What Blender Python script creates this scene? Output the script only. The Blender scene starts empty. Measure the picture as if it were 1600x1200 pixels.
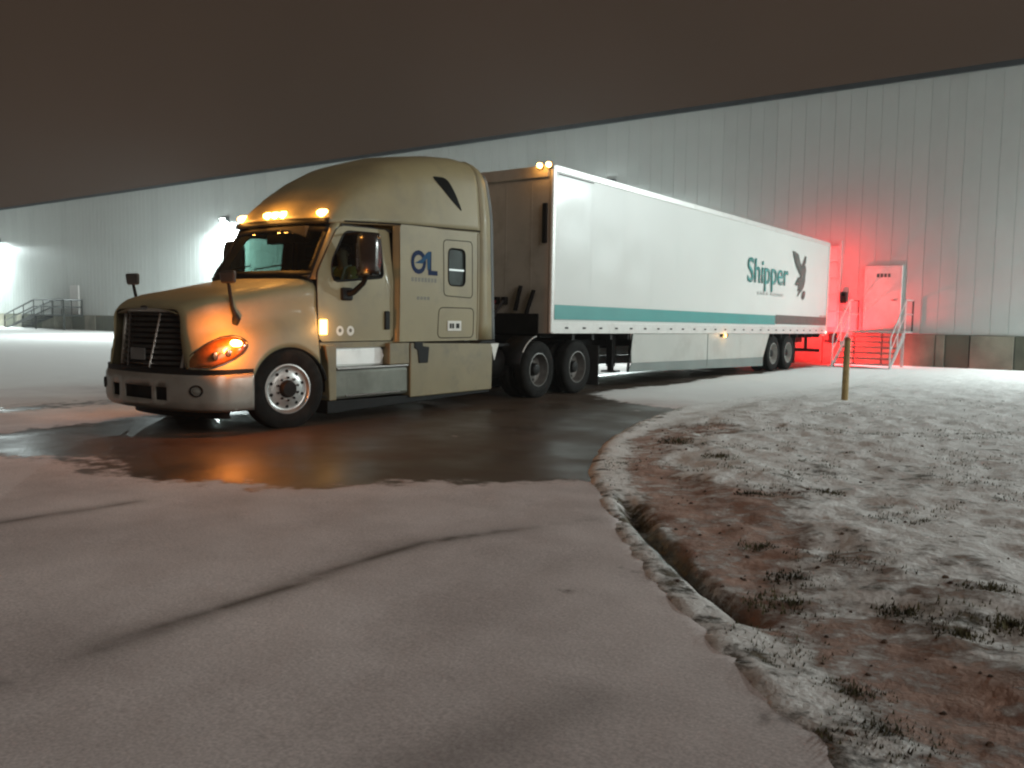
import bpy, bmesh, math, random
import numpy as np
from mathutils import Vector, Matrix

random.seed(7)
rng = np.random.default_rng(7)
R = math.radians
scene = bpy.context.scene
COL = scene.collection

# ------------------------------------------------------------------ camera
CAM_H = 1.435
def cam_axes(yaw, pitch, roll):
    y, p, r = R(yaw), R(pitch), R(roll)
    f = Vector((-math.sin(y) * math.cos(p), math.cos(y) * math.cos(p), -math.sin(p)))
    ri = Vector((math.cos(y), math.sin(y), 0)); up = ri.cross(f)
    return ri * math.cos(r) + up * math.sin(r), -ri * math.sin(r) + up * math.cos(r), f
cam = bpy.data.cameras.new('camera'); cam.sensor_width = 36; cam.lens = 1324.2 / 1600 * 36
cam.clip_start = 0.05; cam.clip_end = 2000
cam_o = bpy.data.objects.new('camera', cam); COL.objects.link(cam_o)
_r, _u, _f = cam_axes(36.82, 4.53, 0.89)
cam_o.matrix_world = Matrix(((_r.x, _u.x, -_f.x, 0), (_r.y, _u.y, -_f.y, 0), (_r.z, _u.z, -_f.z, CAM_H), (0, 0, 0, 1)))
scene.camera = cam_o

# ------------------------------------------------------------------ night sky: low cloud lit brown by the town
world = bpy.data.worlds.new('World'); scene.world = world; world.use_nodes = True
wn = world.node_tree; wn.nodes.clear()
w_out = wn.nodes.new('ShaderNodeOutputWorld'); w_bg = wn.nodes.new('ShaderNodeBackground')
w_tc = wn.nodes.new('ShaderNodeTexCoord'); w_nz = wn.nodes.new('ShaderNodeTexNoise')
w_nz.inputs['Scale'].default_value = 1.6; w_nz.inputs['Detail'].default_value = 4
w_rp = wn.nodes.new('ShaderNodeValToRGB')
w_rp.color_ramp.elements[0].position = 0.3; w_rp.color_ramp.elements[0].color = (0.031, 0.0205, 0.0135, 1)
w_rp.color_ramp.elements[1].position = 0.7; w_rp.color_ramp.elements[1].color = (0.047, 0.030, 0.0205, 1)
wn.links.new(w_tc.outputs['Generated'], w_nz.inputs['Vector'])
wn.links.new(w_nz.outputs['Fac'], w_rp.inputs['Fac'])
wn.links.new(w_rp.outputs['Color'], w_bg.inputs['Color'])
w_bg.inputs['Strength'].default_value = 1.0
wn.links.new(w_bg.outputs['Background'], w_out.inputs['Surface'])

# ------------------------------------------------------------------ the one sun: weak, low and wide, the yard's distant flood lighting
SUN_EL, SUN_AZ = 23.0, -12.0          # elevation; azimuth from +X towards +Y
sun = bpy.data.lights.new('sun', 'SUN'); sun.energy = 1.05; sun.angle = R(35); sun.color = (1.0, 0.965, 0.90)
sun_o = bpy.data.objects.new('sun', sun); COL.objects.link(sun_o)
_sd = Vector((math.cos(R(SUN_EL)) * math.cos(R(SUN_AZ)), math.cos(R(SUN_EL)) * math.sin(R(SUN_AZ)), math.sin(R(SUN_EL))))
sun_o.rotation_euler = _sd.to_track_quat('Z', 'Y').to_euler(); sun_o.location = (30, 0, 20)

scene.view_settings.view_transform = 'Standard'
scene.view_settings.look = 'None'
scene.view_settings.exposure = 0.0
scene.view_settings.gamma = 1.0
scene.view_settings.use_curve_mapping = False
scene.cycles.use_denoising = True
scene.cycles.max_bounces = 6
scene.cycles.sample_clamp_indirect = 4.0
scene.cycles.filter_width = 2.2
scene.cycles.caustics_reflective = False
scene.cycles.caustics_refractive = False

# ------------------------------------------------------------------ materials
MATS = {}
def principled(name):
    m = bpy.data.materials.new(name); m.use_nodes = True
    return m, m.node_tree, m.node_tree.nodes['Principled BSDF']

def mat(name, col, rough=0.5, metal=0.0, vary=0.15, scale=6.0, bump=0.0, bscale=40.0, coat=0.0, dirt=None, dirt_amt=0.35, dscale=2.5, spec=0.5):
    if name in MATS: return MATS[name]
    m, nt, b = principled(name); N, L = nt.nodes, nt.links
    tc = N.new('ShaderNodeTexCoord')
    nz = N.new('ShaderNodeTexNoise'); nz.inputs['Scale'].default_value = scale; nz.inputs['Detail'].default_value = 5
    L.new(tc.outputs['Object'], nz.inputs['Vector'])
    mr = N.new('ShaderNodeMapRange'); mr.inputs['From Min'].default_value = 0.3; mr.inputs['From Max'].default_value = 0.7
    mr.inputs['To Min'].default_value = 1 - vary; mr.inputs['To Max'].default_value = 1 + vary
    L.new(nz.outputs['Fac'], mr.inputs['Value'])
    mx = N.new('ShaderNodeVectorMath'); mx.operation = 'SCALE'; mx.inputs[0].default_value = col[:3]
    L.new(mr.outputs['Result'], mx.inputs['Scale'])
    out = mx.outputs['Vector']
    if dirt:
        n2 = N.new('ShaderNodeTexNoise'); n2.inputs['Scale'].default_value = dscale; n2.inputs['Detail'].default_value = 8; n2.inputs['Roughness'].default_value = 0.65
        L.new(tc.outputs['Object'], n2.inputs['Vector'])
        m2 = N.new('ShaderNodeMapRange'); m2.inputs['From Min'].default_value = 0.48; m2.inputs['From Max'].default_value = 0.75
        m2.inputs['To Min'].default_value = 0; m2.inputs['To Max'].default_value = dirt_amt
        L.new(n2.outputs['Fac'], m2.inputs['Value'])
        mi = N.new('ShaderNodeMix'); mi.data_type = 'RGBA'
        L.new(m2.outputs['Result'], mi.inputs['Factor']); L.new(out, mi.inputs['A']); mi.inputs['B'].default_value = (*dirt, 1)
        out = mi.outputs['Result']
    L.new(out, b.inputs['Base Color'])
    b.inputs['Roughness'].default_value = rough; b.inputs['Metallic'].default_value = metal; b.inputs['Specular IOR Level'].default_value = spec
    if coat: b.inputs['Coat Weight'].default_value = coat; b.inputs['Coat Roughness'].default_value = 0.12
    if bump:
        n3 = N.new('ShaderNodeTexNoise'); n3.inputs['Scale'].default_value = bscale; n3.inputs['Detail'].default_value = 4
        L.new(tc.outputs['Object'], n3.inputs['Vector'])
        bp = N.new('ShaderNodeBump'); bp.inputs['Strength'].default_value = bump; bp.inputs['Distance'].default_value = 0.02
        L.new(n3.outputs['Fac'], bp.inputs['Height']); L.new(bp.outputs['Normal'], b.inputs['Normal'])
    MATS[name] = m
    return m

def emit(name, col, strength):
    if name in MATS: return MATS[name]
    m, nt, b = principled(name)
    b.inputs['Base Color'].default_value = (*col, 1); b.inputs['Roughness'].default_value = 0.3
    b.inputs['Emission Color'].default_value = (*col, 1); b.inputs['Emission Strength'].default_value = strength
    MATS[name] = m
    return m

def glass(name, tint, mixf=0.88, rough=0.03):
    m, nt, b = principled(name); N, L = nt.nodes, nt.links
    N.remove(b); out = [n for n in N if n.type == 'OUTPUT_MATERIAL'][0]
    tr = N.new('ShaderNodeBsdfTransparent'); tr.inputs['Color'].default_value = (*tint, 1)
    gl = N.new('ShaderNodeBsdfGlossy'); gl.inputs['Roughness'].default_value = rough
    fr = N.new('ShaderNodeFresnel'); fr.inputs['IOR'].default_value = 1.5
    mx = N.new('ShaderNodeMixShader')
    L.new(fr.outputs['Fac'], mx.inputs['Fac']); L.new(tr.outputs['BSDF'], mx.inputs[1]); L.new(gl.outputs['BSDF'], mx.inputs[2])
    L.new(mx.outputs['Shader'], out.inputs['Surface'])
    MATS[name] = m
    return m

TAN = mat('tan_paint', (0.262, 0.218, 0.118), 0.52, 0.0, 0.07, 1.5, coat=0.06, dirt=(0.13, 0.115, 0.085), dirt_amt=0.45, dscale=2.2)
TAN_LOW = mat('tan_fairing_paint', (0.215, 0.176, 0.094), 0.5, 0.0, 0.10, 1.8, coat=0.1, dirt=(0.09, 0.08, 0.065), dirt_amt=0.55, dscale=3.0)
BUMP = mat('bumper_plastic', (0.30, 0.28, 0.245), 0.36, 0.35, 0.12, 2.0, coat=0.2, dirt=(0.07, 0.06, 0.05), dirt_amt=0.5)
BLK = mat('black_plastic', (0.006, 0.006, 0.006), 0.6, 0, 0.3, 10, spec=.2)
FRAME = mat('black_chassis_steel', (0.008, 0.0075, 0.007), 0.6, 0.0, 0.4, 6, bump=0.3, spec=.2)
RUB = mat('tyre_rubber', (0.009, 0.009, 0.0085), 0.85, 0, 0.35, 9, bump=0.25, bscale=60, dirt=(0.035, 0.032, 0.028), dirt_amt=0.4, dscale=5, spec=.15)
ALU = mat('polished_aluminium', (0.62, 0.61, 0.59), 0.30, 0.85, 0.12, 8, dirt=(0.12, 0.11, 0.10), dirt_amt=0.45, dscale=5)
ALUDULL = mat('dull_aluminium', (0.52, 0.51, 0.48), 0.45, 0.55, 0.12, 5, dirt=(0.13, 0.12, 0.10), dirt_amt=0.5, dscale=4)
STEEL = mat('grey_steel_rim', (0.20, 0.195, 0.185), 0.5, 0.45, 0.25, 6, dirt=(0.05, 0.045, 0.04), dirt_amt=0.6, dscale=5)
CHROME = mat('chrome', (0.75, 0.74, 0.72), 0.14, 1.0, 0.05, 6)
DKCHROME = mat('dark_chrome', (0.16, 0.15, 0.145), 0.22, 0.9, 0.2, 6)
GLASS_W = glass('windscreen_glass', (0.80, 0.90, 0.86))
GLASS_S = glass('side_glass', (0.34, 0.44, 0.41))
DARKGL = mat('dark_glass', (0.010, 0.012, 0.012), 0.10, 0, 0.1, 4)
CABIN = mat('cabin_trim', (0.030, 0.026, 0.022), 0.8, 0, 0.3, 8)
CURTAIN = mat('sleeper_blind', (0.055, 0.065, 0.065), 0.8, 0, 0.2, 8)
AMBER = emit('amber_lamp', (1.0, 0.50, 0.10), 26.0)
AMBER_S = emit('amber_side_lamp', (1.0, 0.52, 0.13), 7.0)
AMBER_T = emit('amber_turn_signal', (1.0, 0.36, 0.06), 90.0)
REDL = emit('red_lamp', (1.0, 0.03, 0.025), 14.0)
WHITEL = emit('cool_white_lamp', (0.90, 1.0, 0.98), 60.0)
LENS = mat('smoky_amber_lens', (0.22, 0.075, 0.022), 0.16, 0.35, 0.4, 9, coat=0.6)
WHITE_T = mat('trailer_white', (0.63, 0.65, 0.625), 0.42, 0.0, 0.035, 0.7, bump=0.035, bscale=0.9, coat=0.10, dirt=(0.62, 0.62, 0.59), dirt_amt=0.22, dscale=0.5)
NOSE_T = mat('trailer_nose_white', (0.46, 0.42, 0.37), 0.55, 0.0, 0.10, 1.2, dirt=(0.20, 0.16, 0.12), dirt_amt=0.6, dscale=1.4)
RAIL_T = mat('trailer_rail', (0.66, 0.655, 0.63), 0.38, 0.25, 0.08, 3, dirt=(0.25, 0.23, 0.2), dirt_amt=0.5, dscale=3)
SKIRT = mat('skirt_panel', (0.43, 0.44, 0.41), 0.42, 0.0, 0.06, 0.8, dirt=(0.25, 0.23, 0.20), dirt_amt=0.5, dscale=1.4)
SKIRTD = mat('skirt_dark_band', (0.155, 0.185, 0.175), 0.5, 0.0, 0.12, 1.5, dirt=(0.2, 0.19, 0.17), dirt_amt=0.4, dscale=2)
TEAL = mat('teal_vinyl', (0.048, 0.275, 0.262), 0.4, 0, 0.06, 1.5)
GREYV = mat('dark_grey_vinyl', (0.075, 0.10, 0.092), 0.45, 0, 0.15, 3)
PALEV = mat('pale_grey_vinyl', (0.52, 0.53, 0.51), 0.45, 0, 0.05, 3)
BLUEV = mat('blue_vinyl', (0.006, 0.018, 0.062), 0.6, 0, 0.1, 3, spec=.1)
BLUEV2 = mat('light_blue_vinyl', (0.014, 0.065, 0.14), 0.6, 0, 0.1, 3, spec=.1)
FAINTV = mat('faint_grey_vinyl', (0.125, 0.11, 0.075), 0.45, 0, 0.1, 3)
WHITEV = mat('white_sticker', (0.66, 0.65, 0.60), 0.4, 0, 0.06, 6)
MUDFLAP = mat('mud_flap_rubber', (0.02, 0.02, 0.019), 0.75, 0, 0.3, 6)
REDSTEEL = mat('oxide_red_steel', (0.075, 0.022, 0.018), 0.6, 0.1, 0.3, 5)
CLAD = mat('ribbed_metal_cladding', (0.48, 0.507, 0.492), 0.5, 0.0, 0.04, 0.5, dirt=(0.38, 0.39, 0.37), dirt_amt=0.3, dscale=0.6)
CLAD2 = mat('ribbed_metal_cladding_weathered', (0.455, 0.482, 0.468), 0.5, 0.0, 0.05, 0.5, dirt=(0.36, 0.37, 0.35), dirt_amt=0.35, dscale=0.7)
CONC = mat('plinth_concrete', (0.20, 0.19, 0.145), 0.85, 0, 0.25, 1.5, bump=0.4, bscale=14, dirt=(0.08, 0.085, 0.06), dirt_amt=0.7, dscale=1.2)
CONCD = mat('dark_damp_concrete', (0.085, 0.09, 0.062), 0.8, 0, 0.3, 1.5, bump=0.4, bscale=14, dirt=(0.04, 0.045, 0.03), dirt_amt=0.6, dscale=1.5)
TRIM = mat('dark_roof_trim', (0.035, 0.04, 0.045), 0.5, 0.2, 0.2, 2)
DOORM = mat('white_door_paint', (0.66, 0.655, 0.64), 0.45, 0, 0.06, 2, dirt=(0.4, 0.39, 0.37), dirt_amt=0.4, dscale=2.5)
GALV = mat('galvanised_steel', (0.62, 0.63, 0.62), 0.38, 0.6, 0.15, 7)
DKRAIL = mat('dark_green_rail_paint', (0.022, 0.028, 0.025), 0.55, 0.1, 0.3, 5)
YEL = mat('faded_yellow_paint', (0.36, 0.26, 0.10), 0.6, 0, 0.25, 9, dirt=(0.16, 0.11, 0.06), dirt_amt=0.6, dscale=8)
HIVIS = mat('hi_vis_yellow_cloth', (0.36, 0.29, 0.06), 0.8, 0, 0.15, 12)
REFLT = mat('silver_reflective_tape', (0.7, 0.7, 0.68), 0.3, 0.3, 0.05, 12)
SKIN = mat('skin', (0.40, 0.25, 0.18), 0.6, 0, 0.08, 12)
DENIM = mat('dark_trousers', (0.03, 0.035, 0.05), 0.85, 0, 0.2, 12)
HAIR = mat('dark_hair', (0.02, 0.015, 0.012), 0.6, 0, 0.3, 20)
HOSE = mat('hose_rubber', (0.015, 0.015, 0.016), 0.5, 0, 0.2, 10)
HOSER = mat('red_hose', (0.12, 0.012, 0.01), 0.5, 0, 0.2, 10)

# ------------------------------------------------------------------ mesh helpers
class MB:
    def __init__(s): s.v = []; s.f = []
    def add(s, vs, fs):
        o = len(s.v); s.v += [tuple(p) for p in vs]; s.f += [tuple(i + o for i in f) for f in fs]; return s
    def box(s, a, b):
        (x0, y0, z0), (x1, y1, z1) = a, b
        vs = [(x0, y0, z0), (x1, y0, z0), (x1, y1, z0), (x0, y1, z0), (x0, y0, z1), (x1, y0, z1), (x1, y1, z1), (x0, y1, z1)]
        return s.add(vs, [(0, 3, 2, 1), (4, 5, 6, 7), (0, 1, 5, 4), (1, 2, 6, 5), (2, 3, 7, 6), (3, 0, 4, 7)])
    def bar(s, p, q, w, h=None, upv=(0, 0, 1)):
        p, q = Vector(p), Vector(q); h = h or w; d = (q - p).normalized(); upv = Vector(upv)
        if abs(d.dot(upv)) > .99: upv = Vector((1, 0, 0))
        sd = d.cross(upv).normalized() * w / 2; u2 = sd.cross(d).normalized() * h / 2
        vs = [p + a * sd + b * u2 for a, b in ((-1, -1), (1, -1), (1, 1), (-1, 1))] + [q + a * sd + b * u2 for a, b in ((-1, -1), (1, -1), (1, 1), (-1, 1))]
        return s.add(vs, [(0, 1, 2, 3), (7, 6, 5, 4), (0, 4, 5, 1), (1, 5, 6, 2), (2, 6, 7, 3), (3, 7, 4, 0)])
    def tube(s, path, r, n=8, cap=True):
        path = [Vector(p) for p in path]; k = len(path); rr = r if isinstance(r, (list, tuple)) else [r] * k
        rings = []; prev = None
        for i, p in enumerate(path):
            d = (path[min(i + 1, k - 1)] - path[max(i - 1, 0)]).normalized()
            if prev is None:
                a = d.cross(Vector((0, 0, 1)))
                if a.length < 1e-3: a = d.cross(Vector((1, 0, 0)))
            else: a = prev - d * prev.dot(d)
            a.normalize(); prev = a; b = d.cross(a)
            rings.append([p + (a * math.cos(t) + b * math.sin(t)) * rr[i] for t in (2 * math.pi * j / n for j in range(n))])
        vs = [q for ring in rings for q in ring]
        fs = [(i * n + j, i * n + (j + 1) % n, (i + 1) * n + (j + 1) % n, (i + 1) * n + j) for i in range(k - 1) for j in range(n)]
        if cap: fs += [tuple(range(n - 1, -1, -1)), tuple((k - 1) * n + j for j in range(n))]
        return s.add(vs, fs)
    def lathe_x(s, prof, c, n=32):      # prof: (x offset, radius); around an axis along x
        vs = [(c[0] + x, c[1] + r * math.cos(2 * math.pi * j / n), c[2] + r * math.sin(2 * math.pi * j / n)) for x, r in prof for j in range(n)]
        k = len(prof)
        return s.add(vs, [(i * n + j, i * n + (j + 1) % n, (i + 1) * n + (j + 1) % n, (i + 1) * n + j) for i in range(k - 1) for j in range(n)])
    def grid(s, rows, closed=False):
        n = len(rows[0]); vs = [p for row in rows for p in row]
        m = n if closed else n - 1
        return s.add(vs, [(i * n + j, i * n + (j + 1) % n, (i + 1) * n + (j + 1) % n, (i + 1) * n + j) for i in range(len(rows) - 1) for j in range(m)])
    def poly(s, pts): return s.add(pts, [tuple(range(len(pts)))])
    def prism(s, pts, off):
        n = len(pts); off = Vector(off); vs = [Vector(p) for p in pts]; vs += [p + off for p in vs]
        return s.add(vs, [tuple(range(n - 1, -1, -1)), tuple(range(n, 2 * n))] + [(i, (i + 1) % n, n + (i + 1) % n, n + i) for i in range(n)])
    def warp(s, fn): s.v = [tuple(fn(*p)) for p in s.v]; return s
    def mesh(s, name, m, smooth=False, fix=True):
        me = bpy.data.meshes.new(name); me.from_pydata(s.v, [], s.f)
        if fix:
            bm = bmesh.new(); bm.from_mesh(me); bmesh.ops.recalc_face_normals(bm, faces=bm.faces); bm.to_mesh(me); bm.free()
        if m: me.materials.append(m)
        if smooth:
            for p in me.polygons: p.use_smooth = True
        me.update(); return me
    def build(s, name, m, parent=None, smooth=False, bevel=0.0, solid=0.0, seg=2, fix=True):
        o = bpy.data.objects.new(name, s.mesh(name, m, smooth, fix)); COL.objects.link(o); o.parent = parent
        if solid:
            md = o.modifiers.new('thick', 'SOLIDIFY'); md.thickness = solid; md.offset = 0
        if bevel:
            md = o.modifiers.new('bevel', 'BEVEL'); md.width = bevel; md.segments = seg; md.limit_method = 'ANGLE'; md.angle_limit = R(35)
            md.harden_normals = False
        if smooth:
            try: o.data.set_sharp_from_angle(angle=R(38))
            except Exception: pass
        return o

def link(o, parent=None): COL.objects.link(o); o.parent = parent; return o
def tag(o, label=None, cat=None, group=None, kind=None):
    if label: o['label'] = label
    if cat: o['category'] = cat
    if group: o['group'] = group
    if kind: o['kind'] = kind
    return o
def thing(name, label, cat, loc, rz=0.0, group=None):
    o = bpy.data.objects.new(name, None); COL.objects.link(o); o.location = loc; o.rotation_euler = (0, 0, rz)
    o.empty_display_size = 0.3
    return tag(o, label, cat, group)
def part_empty(name, parent, loc=(0, 0, 0)):
    o = bpy.data.objects.new(name, None); COL.objects.link(o); o.parent = parent; o.location = loc; o.empty_display_size = 0.1; return o
def same(o, parent, loc=None, name=None):
    c = o.copy(); COL.objects.link(c); c.parent = parent
    if loc is not None: c.location = loc
    return c
def lamp_light(name, parent, loc, energy, col, kind='POINT', size=0.05, direction=None, spread=180):
    l = bpy.data.lights.new(name, kind); l.energy = energy; l.color = col
    if kind == 'POINT': l.shadow_soft_size = size
    else: l.shape = 'DISK'; l.size = size; l.spread = R(spread)
    o = bpy.data.objects.new(name, l); COL.objects.link(o); o.parent = parent; o.location = loc
    if direction is not None: o.rotation_euler = Vector(direction).to_track_quat('-Z', 'Y').to_euler()
    return o

def catmull(pts, n):
    P = np.array(pts, float); k = len(P); out = []
    seg = np.linspace(0, k - 1, n)
    for t in seg:
        i = min(int(t), k - 2); f = t - i
        p0, p1, p2, p3 = P[max(i - 1, 0)], P[i], P[i + 1], P[min(i + 2, k - 1)]
        out.append(0.5 * ((2 * p1) + (-p0 + p2) * f + (2 * p0 - 5 * p1 + 4 * p2 - p3) * f * f + (-p0 + 3 * p1 - 3 * p2 + p3) * f ** 3))
    return np.array(out)
def resample(pts, n, closed=True):
    P = [np.array(p, float) for p in pts]
    if closed: P = P + [P[0]]
    d = [0]
    for a, b in zip(P, P[1:]): d.append(d[-1] + float(np.linalg.norm(b - a)))
    t = np.linspace(0, d[-1], n + 1)[:-1] if closed else np.linspace(0, d[-1], n)
    A = np.array(P); return np.stack([np.interp(t, d, A[:, i]) for i in range(A.shape[1])], 1)
def round_poly(pts, r, seg=4):
    out = []; n = len(pts); rs = r if isinstance(r, (list, tuple)) else [r] * n
    for i in range(n):
        p = Vector(pts[i]); a = Vector(pts[i - 1]); b = Vector(pts[(i + 1) % n])
        da, db = (a - p), (b - p); rr = min(rs[i], da.length * .45, db.length * .45)
        p0 = p + da.normalized() * rr; p2 = p + db.normalized() * rr
        for k in range(seg + 1):
            t = k / seg; out.append(tuple((1 - t) ** 2 * p0 + 2 * t * (1 - t) * p + t * t * p2))
    return out
def text_mesh(txt, name, m, parent, place, width, height, extrude=0.0, bold=0.0):
    cu = bpy.data.curves.new('txt', 'FONT'); cu.body = txt; cu.size = 1.0; cu.resolution_u = 4; cu.offset = bold
    ob = bpy.data.objects.new('txt', cu); COL.objects.link(ob)
    dg = bpy.context.evaluated_depsgraph_get(); dg.update()
    me = bpy.data.meshes.new_from_object(ob.evaluated_get(dg)); bpy.data.objects.remove(ob)
    xs = [v.co.x for v in me.vertices]; ys = [v.co.y for v in me.vertices]
    x0, x1, y0, y1 = min(xs), max(xs), min(ys), max(ys)
    for v in me.vertices:
        a = (v.co.x - x0) / (x1 - x0) * width; b = (v.co.y - y0) / (y1 - y0) * height
        v.co = place(a, b)
    me.materials.clear(); me.materials.append(m); me.name = name
    o = bpy.data.objects.new(name, me); COL.objects.link(o); o.parent = parent; return o

# ------------------------------------------------------------------ noise for the ground
def vnoise(x, y, seed=0):
    g = np.random.default_rng(1000 + seed).random((256, 256))
    xi = np.floor(x).astype(int); yi = np.floor(y).astype(int); fx = x - xi; fy = y - yi
    fx = fx * fx * (3 - 2 * fx); fy = fy * fy * (3 - 2 * fy)
    a = g[xi % 256, yi % 256]; b = g[(xi + 1) % 256, yi % 256]; c = g[xi % 256, (yi + 1) % 256]; d = g[(xi + 1) % 256, (yi + 1) % 256]
    return (a * (1 - fx) + b * fx) * (1 - fy) + (c * (1 - fx) + d * fx) * fy
def fbm(x, y, f, o=4, seed=0):
    t = np.zeros_like(x); a = 1.0; s = 0.0
    for k in range(o):
        t += a * vnoise(x * f + 17.3 * k, y * f + 9.1 * k, seed + k); s += a; a *= .5; f *= 2.03
    return t / s
def sdist(x, y, poly):            # >0 inside
    P = np.array(poly, float); n = len(P); best = np.full(x.shape, 1e9); ins = np.zeros(x.shape, bool)
    for i in range(n):
        ax, ay = P[i]; bx, by = P[(i + 1) % n]; dx, dy = bx - ax, by - ay
        t = np.clip(((x - ax) * dx + (y - ay) * dy) / (dx * dx + dy * dy), 0, 1)
        best = np.minimum(best, np.hypot(x - ax - t * dx, y - ay - t * dy))
        c = ((ay > y) != (by > y)) & (x < (bx - ax) * (y - ay) / (by - ay + 1e-12) + ax)
        ins ^= c
    return np.where(ins, best, -best)
def sstep(a, b, x):
    t = np.clip((x - a) / (b - a), 0, 1); return t * t * (3 - 2 * t)
def axis(segs):
    out = []
    for a, b, n in segs: out += list(np.linspace(a, b, n, endpoint=False))
    out.append(segs[-1][1]); return np.array(out)
def sheet(name, X, Y, Z, attrs, m, keep=None, smooth=True):
    ny, nx = X.shape; idx = np.arange(nx * ny).reshape(ny, nx)
    q = np.stack([idx[:-1, :-1], idx[:-1, 1:], idx[1:, 1:], idx[1:, :-1]], -1).reshape(-1, 4)
    if keep is not None: q = q[keep.reshape(-1)[q].any(1)]
    used = np.unique(q); remap = np.full(nx * ny, -1); remap[used] = np.arange(len(used)); q = remap[q]
    co = np.stack([X, Y, Z], -1).reshape(-1, 3)[used]
    me = bpy.data.meshes.new(name); me.vertices.add(len(co)); me.vertices.foreach_set('co', co.astype(np.float32).ravel())
    me.loops.add(len(q) * 4); me.loops.foreach_set('vertex_index', q.ravel().astype(np.int32))
    me.polygons.add(len(q)); me.polygons.foreach_set('loop_start', np.arange(0, len(q) * 4, 4, dtype=np.int32))
    me.polygons.foreach_set('use_smooth', np.full(len(q), smooth))
    me.update(calc_edges=True)
    for k, a in attrs.items():
        at = me.attributes.new(k, 'FLOAT', 'POINT'); at.data.foreach_set('value', a.reshape(-1)[used].astype(np.float32))
    me.materials.append(m); me.validate()
    o = bpy.data.objects.new(name, me); COL.objects.link(o); return o

LAWN = [(-5.2, 29.9), (-5.7, 26), (-5.75, 23), (-5.7, 20), (-5.75, 15.7), (-5.95, 12.4), (-5.5, 10.2), (-4.98, 8.54), (-4.35, 7.2), (-4.09, 6.72),
        (-3.72, 6.15), (-3.26, 5.52), (-2.69, 4.77), (-2.24, 4.24), (-1.95, 3.92), (-1.74, 3.72), (-1.5, 3.45), (-1.23, 3.21), (-1.04, 2.98), (-.81, 2.80), (-.3, 2.0), (.2, .6), (1.2, -3), (3, -14), (90, -14), (90, 29.9)]
BARE = [(-10.5, -6), (-10.45, 4.1), (-10.8, 6.6), (-11.2, 8.5), (-11.0, 31), (-8.4, 31), (-8.45, 13.6), (-7.64, 12.85), (-6.77, 12.65), (-5.4, 12.2), (-4.4, 8.5), (-3.3, 6.6),
        (-3.94, 6.3), (-4.3, 5.76), (-5.46, 4.64), (-6.7, 3.75), (-8.0, 3.95), (-9.4, 3.6), (-9.7, -6)]

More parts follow.
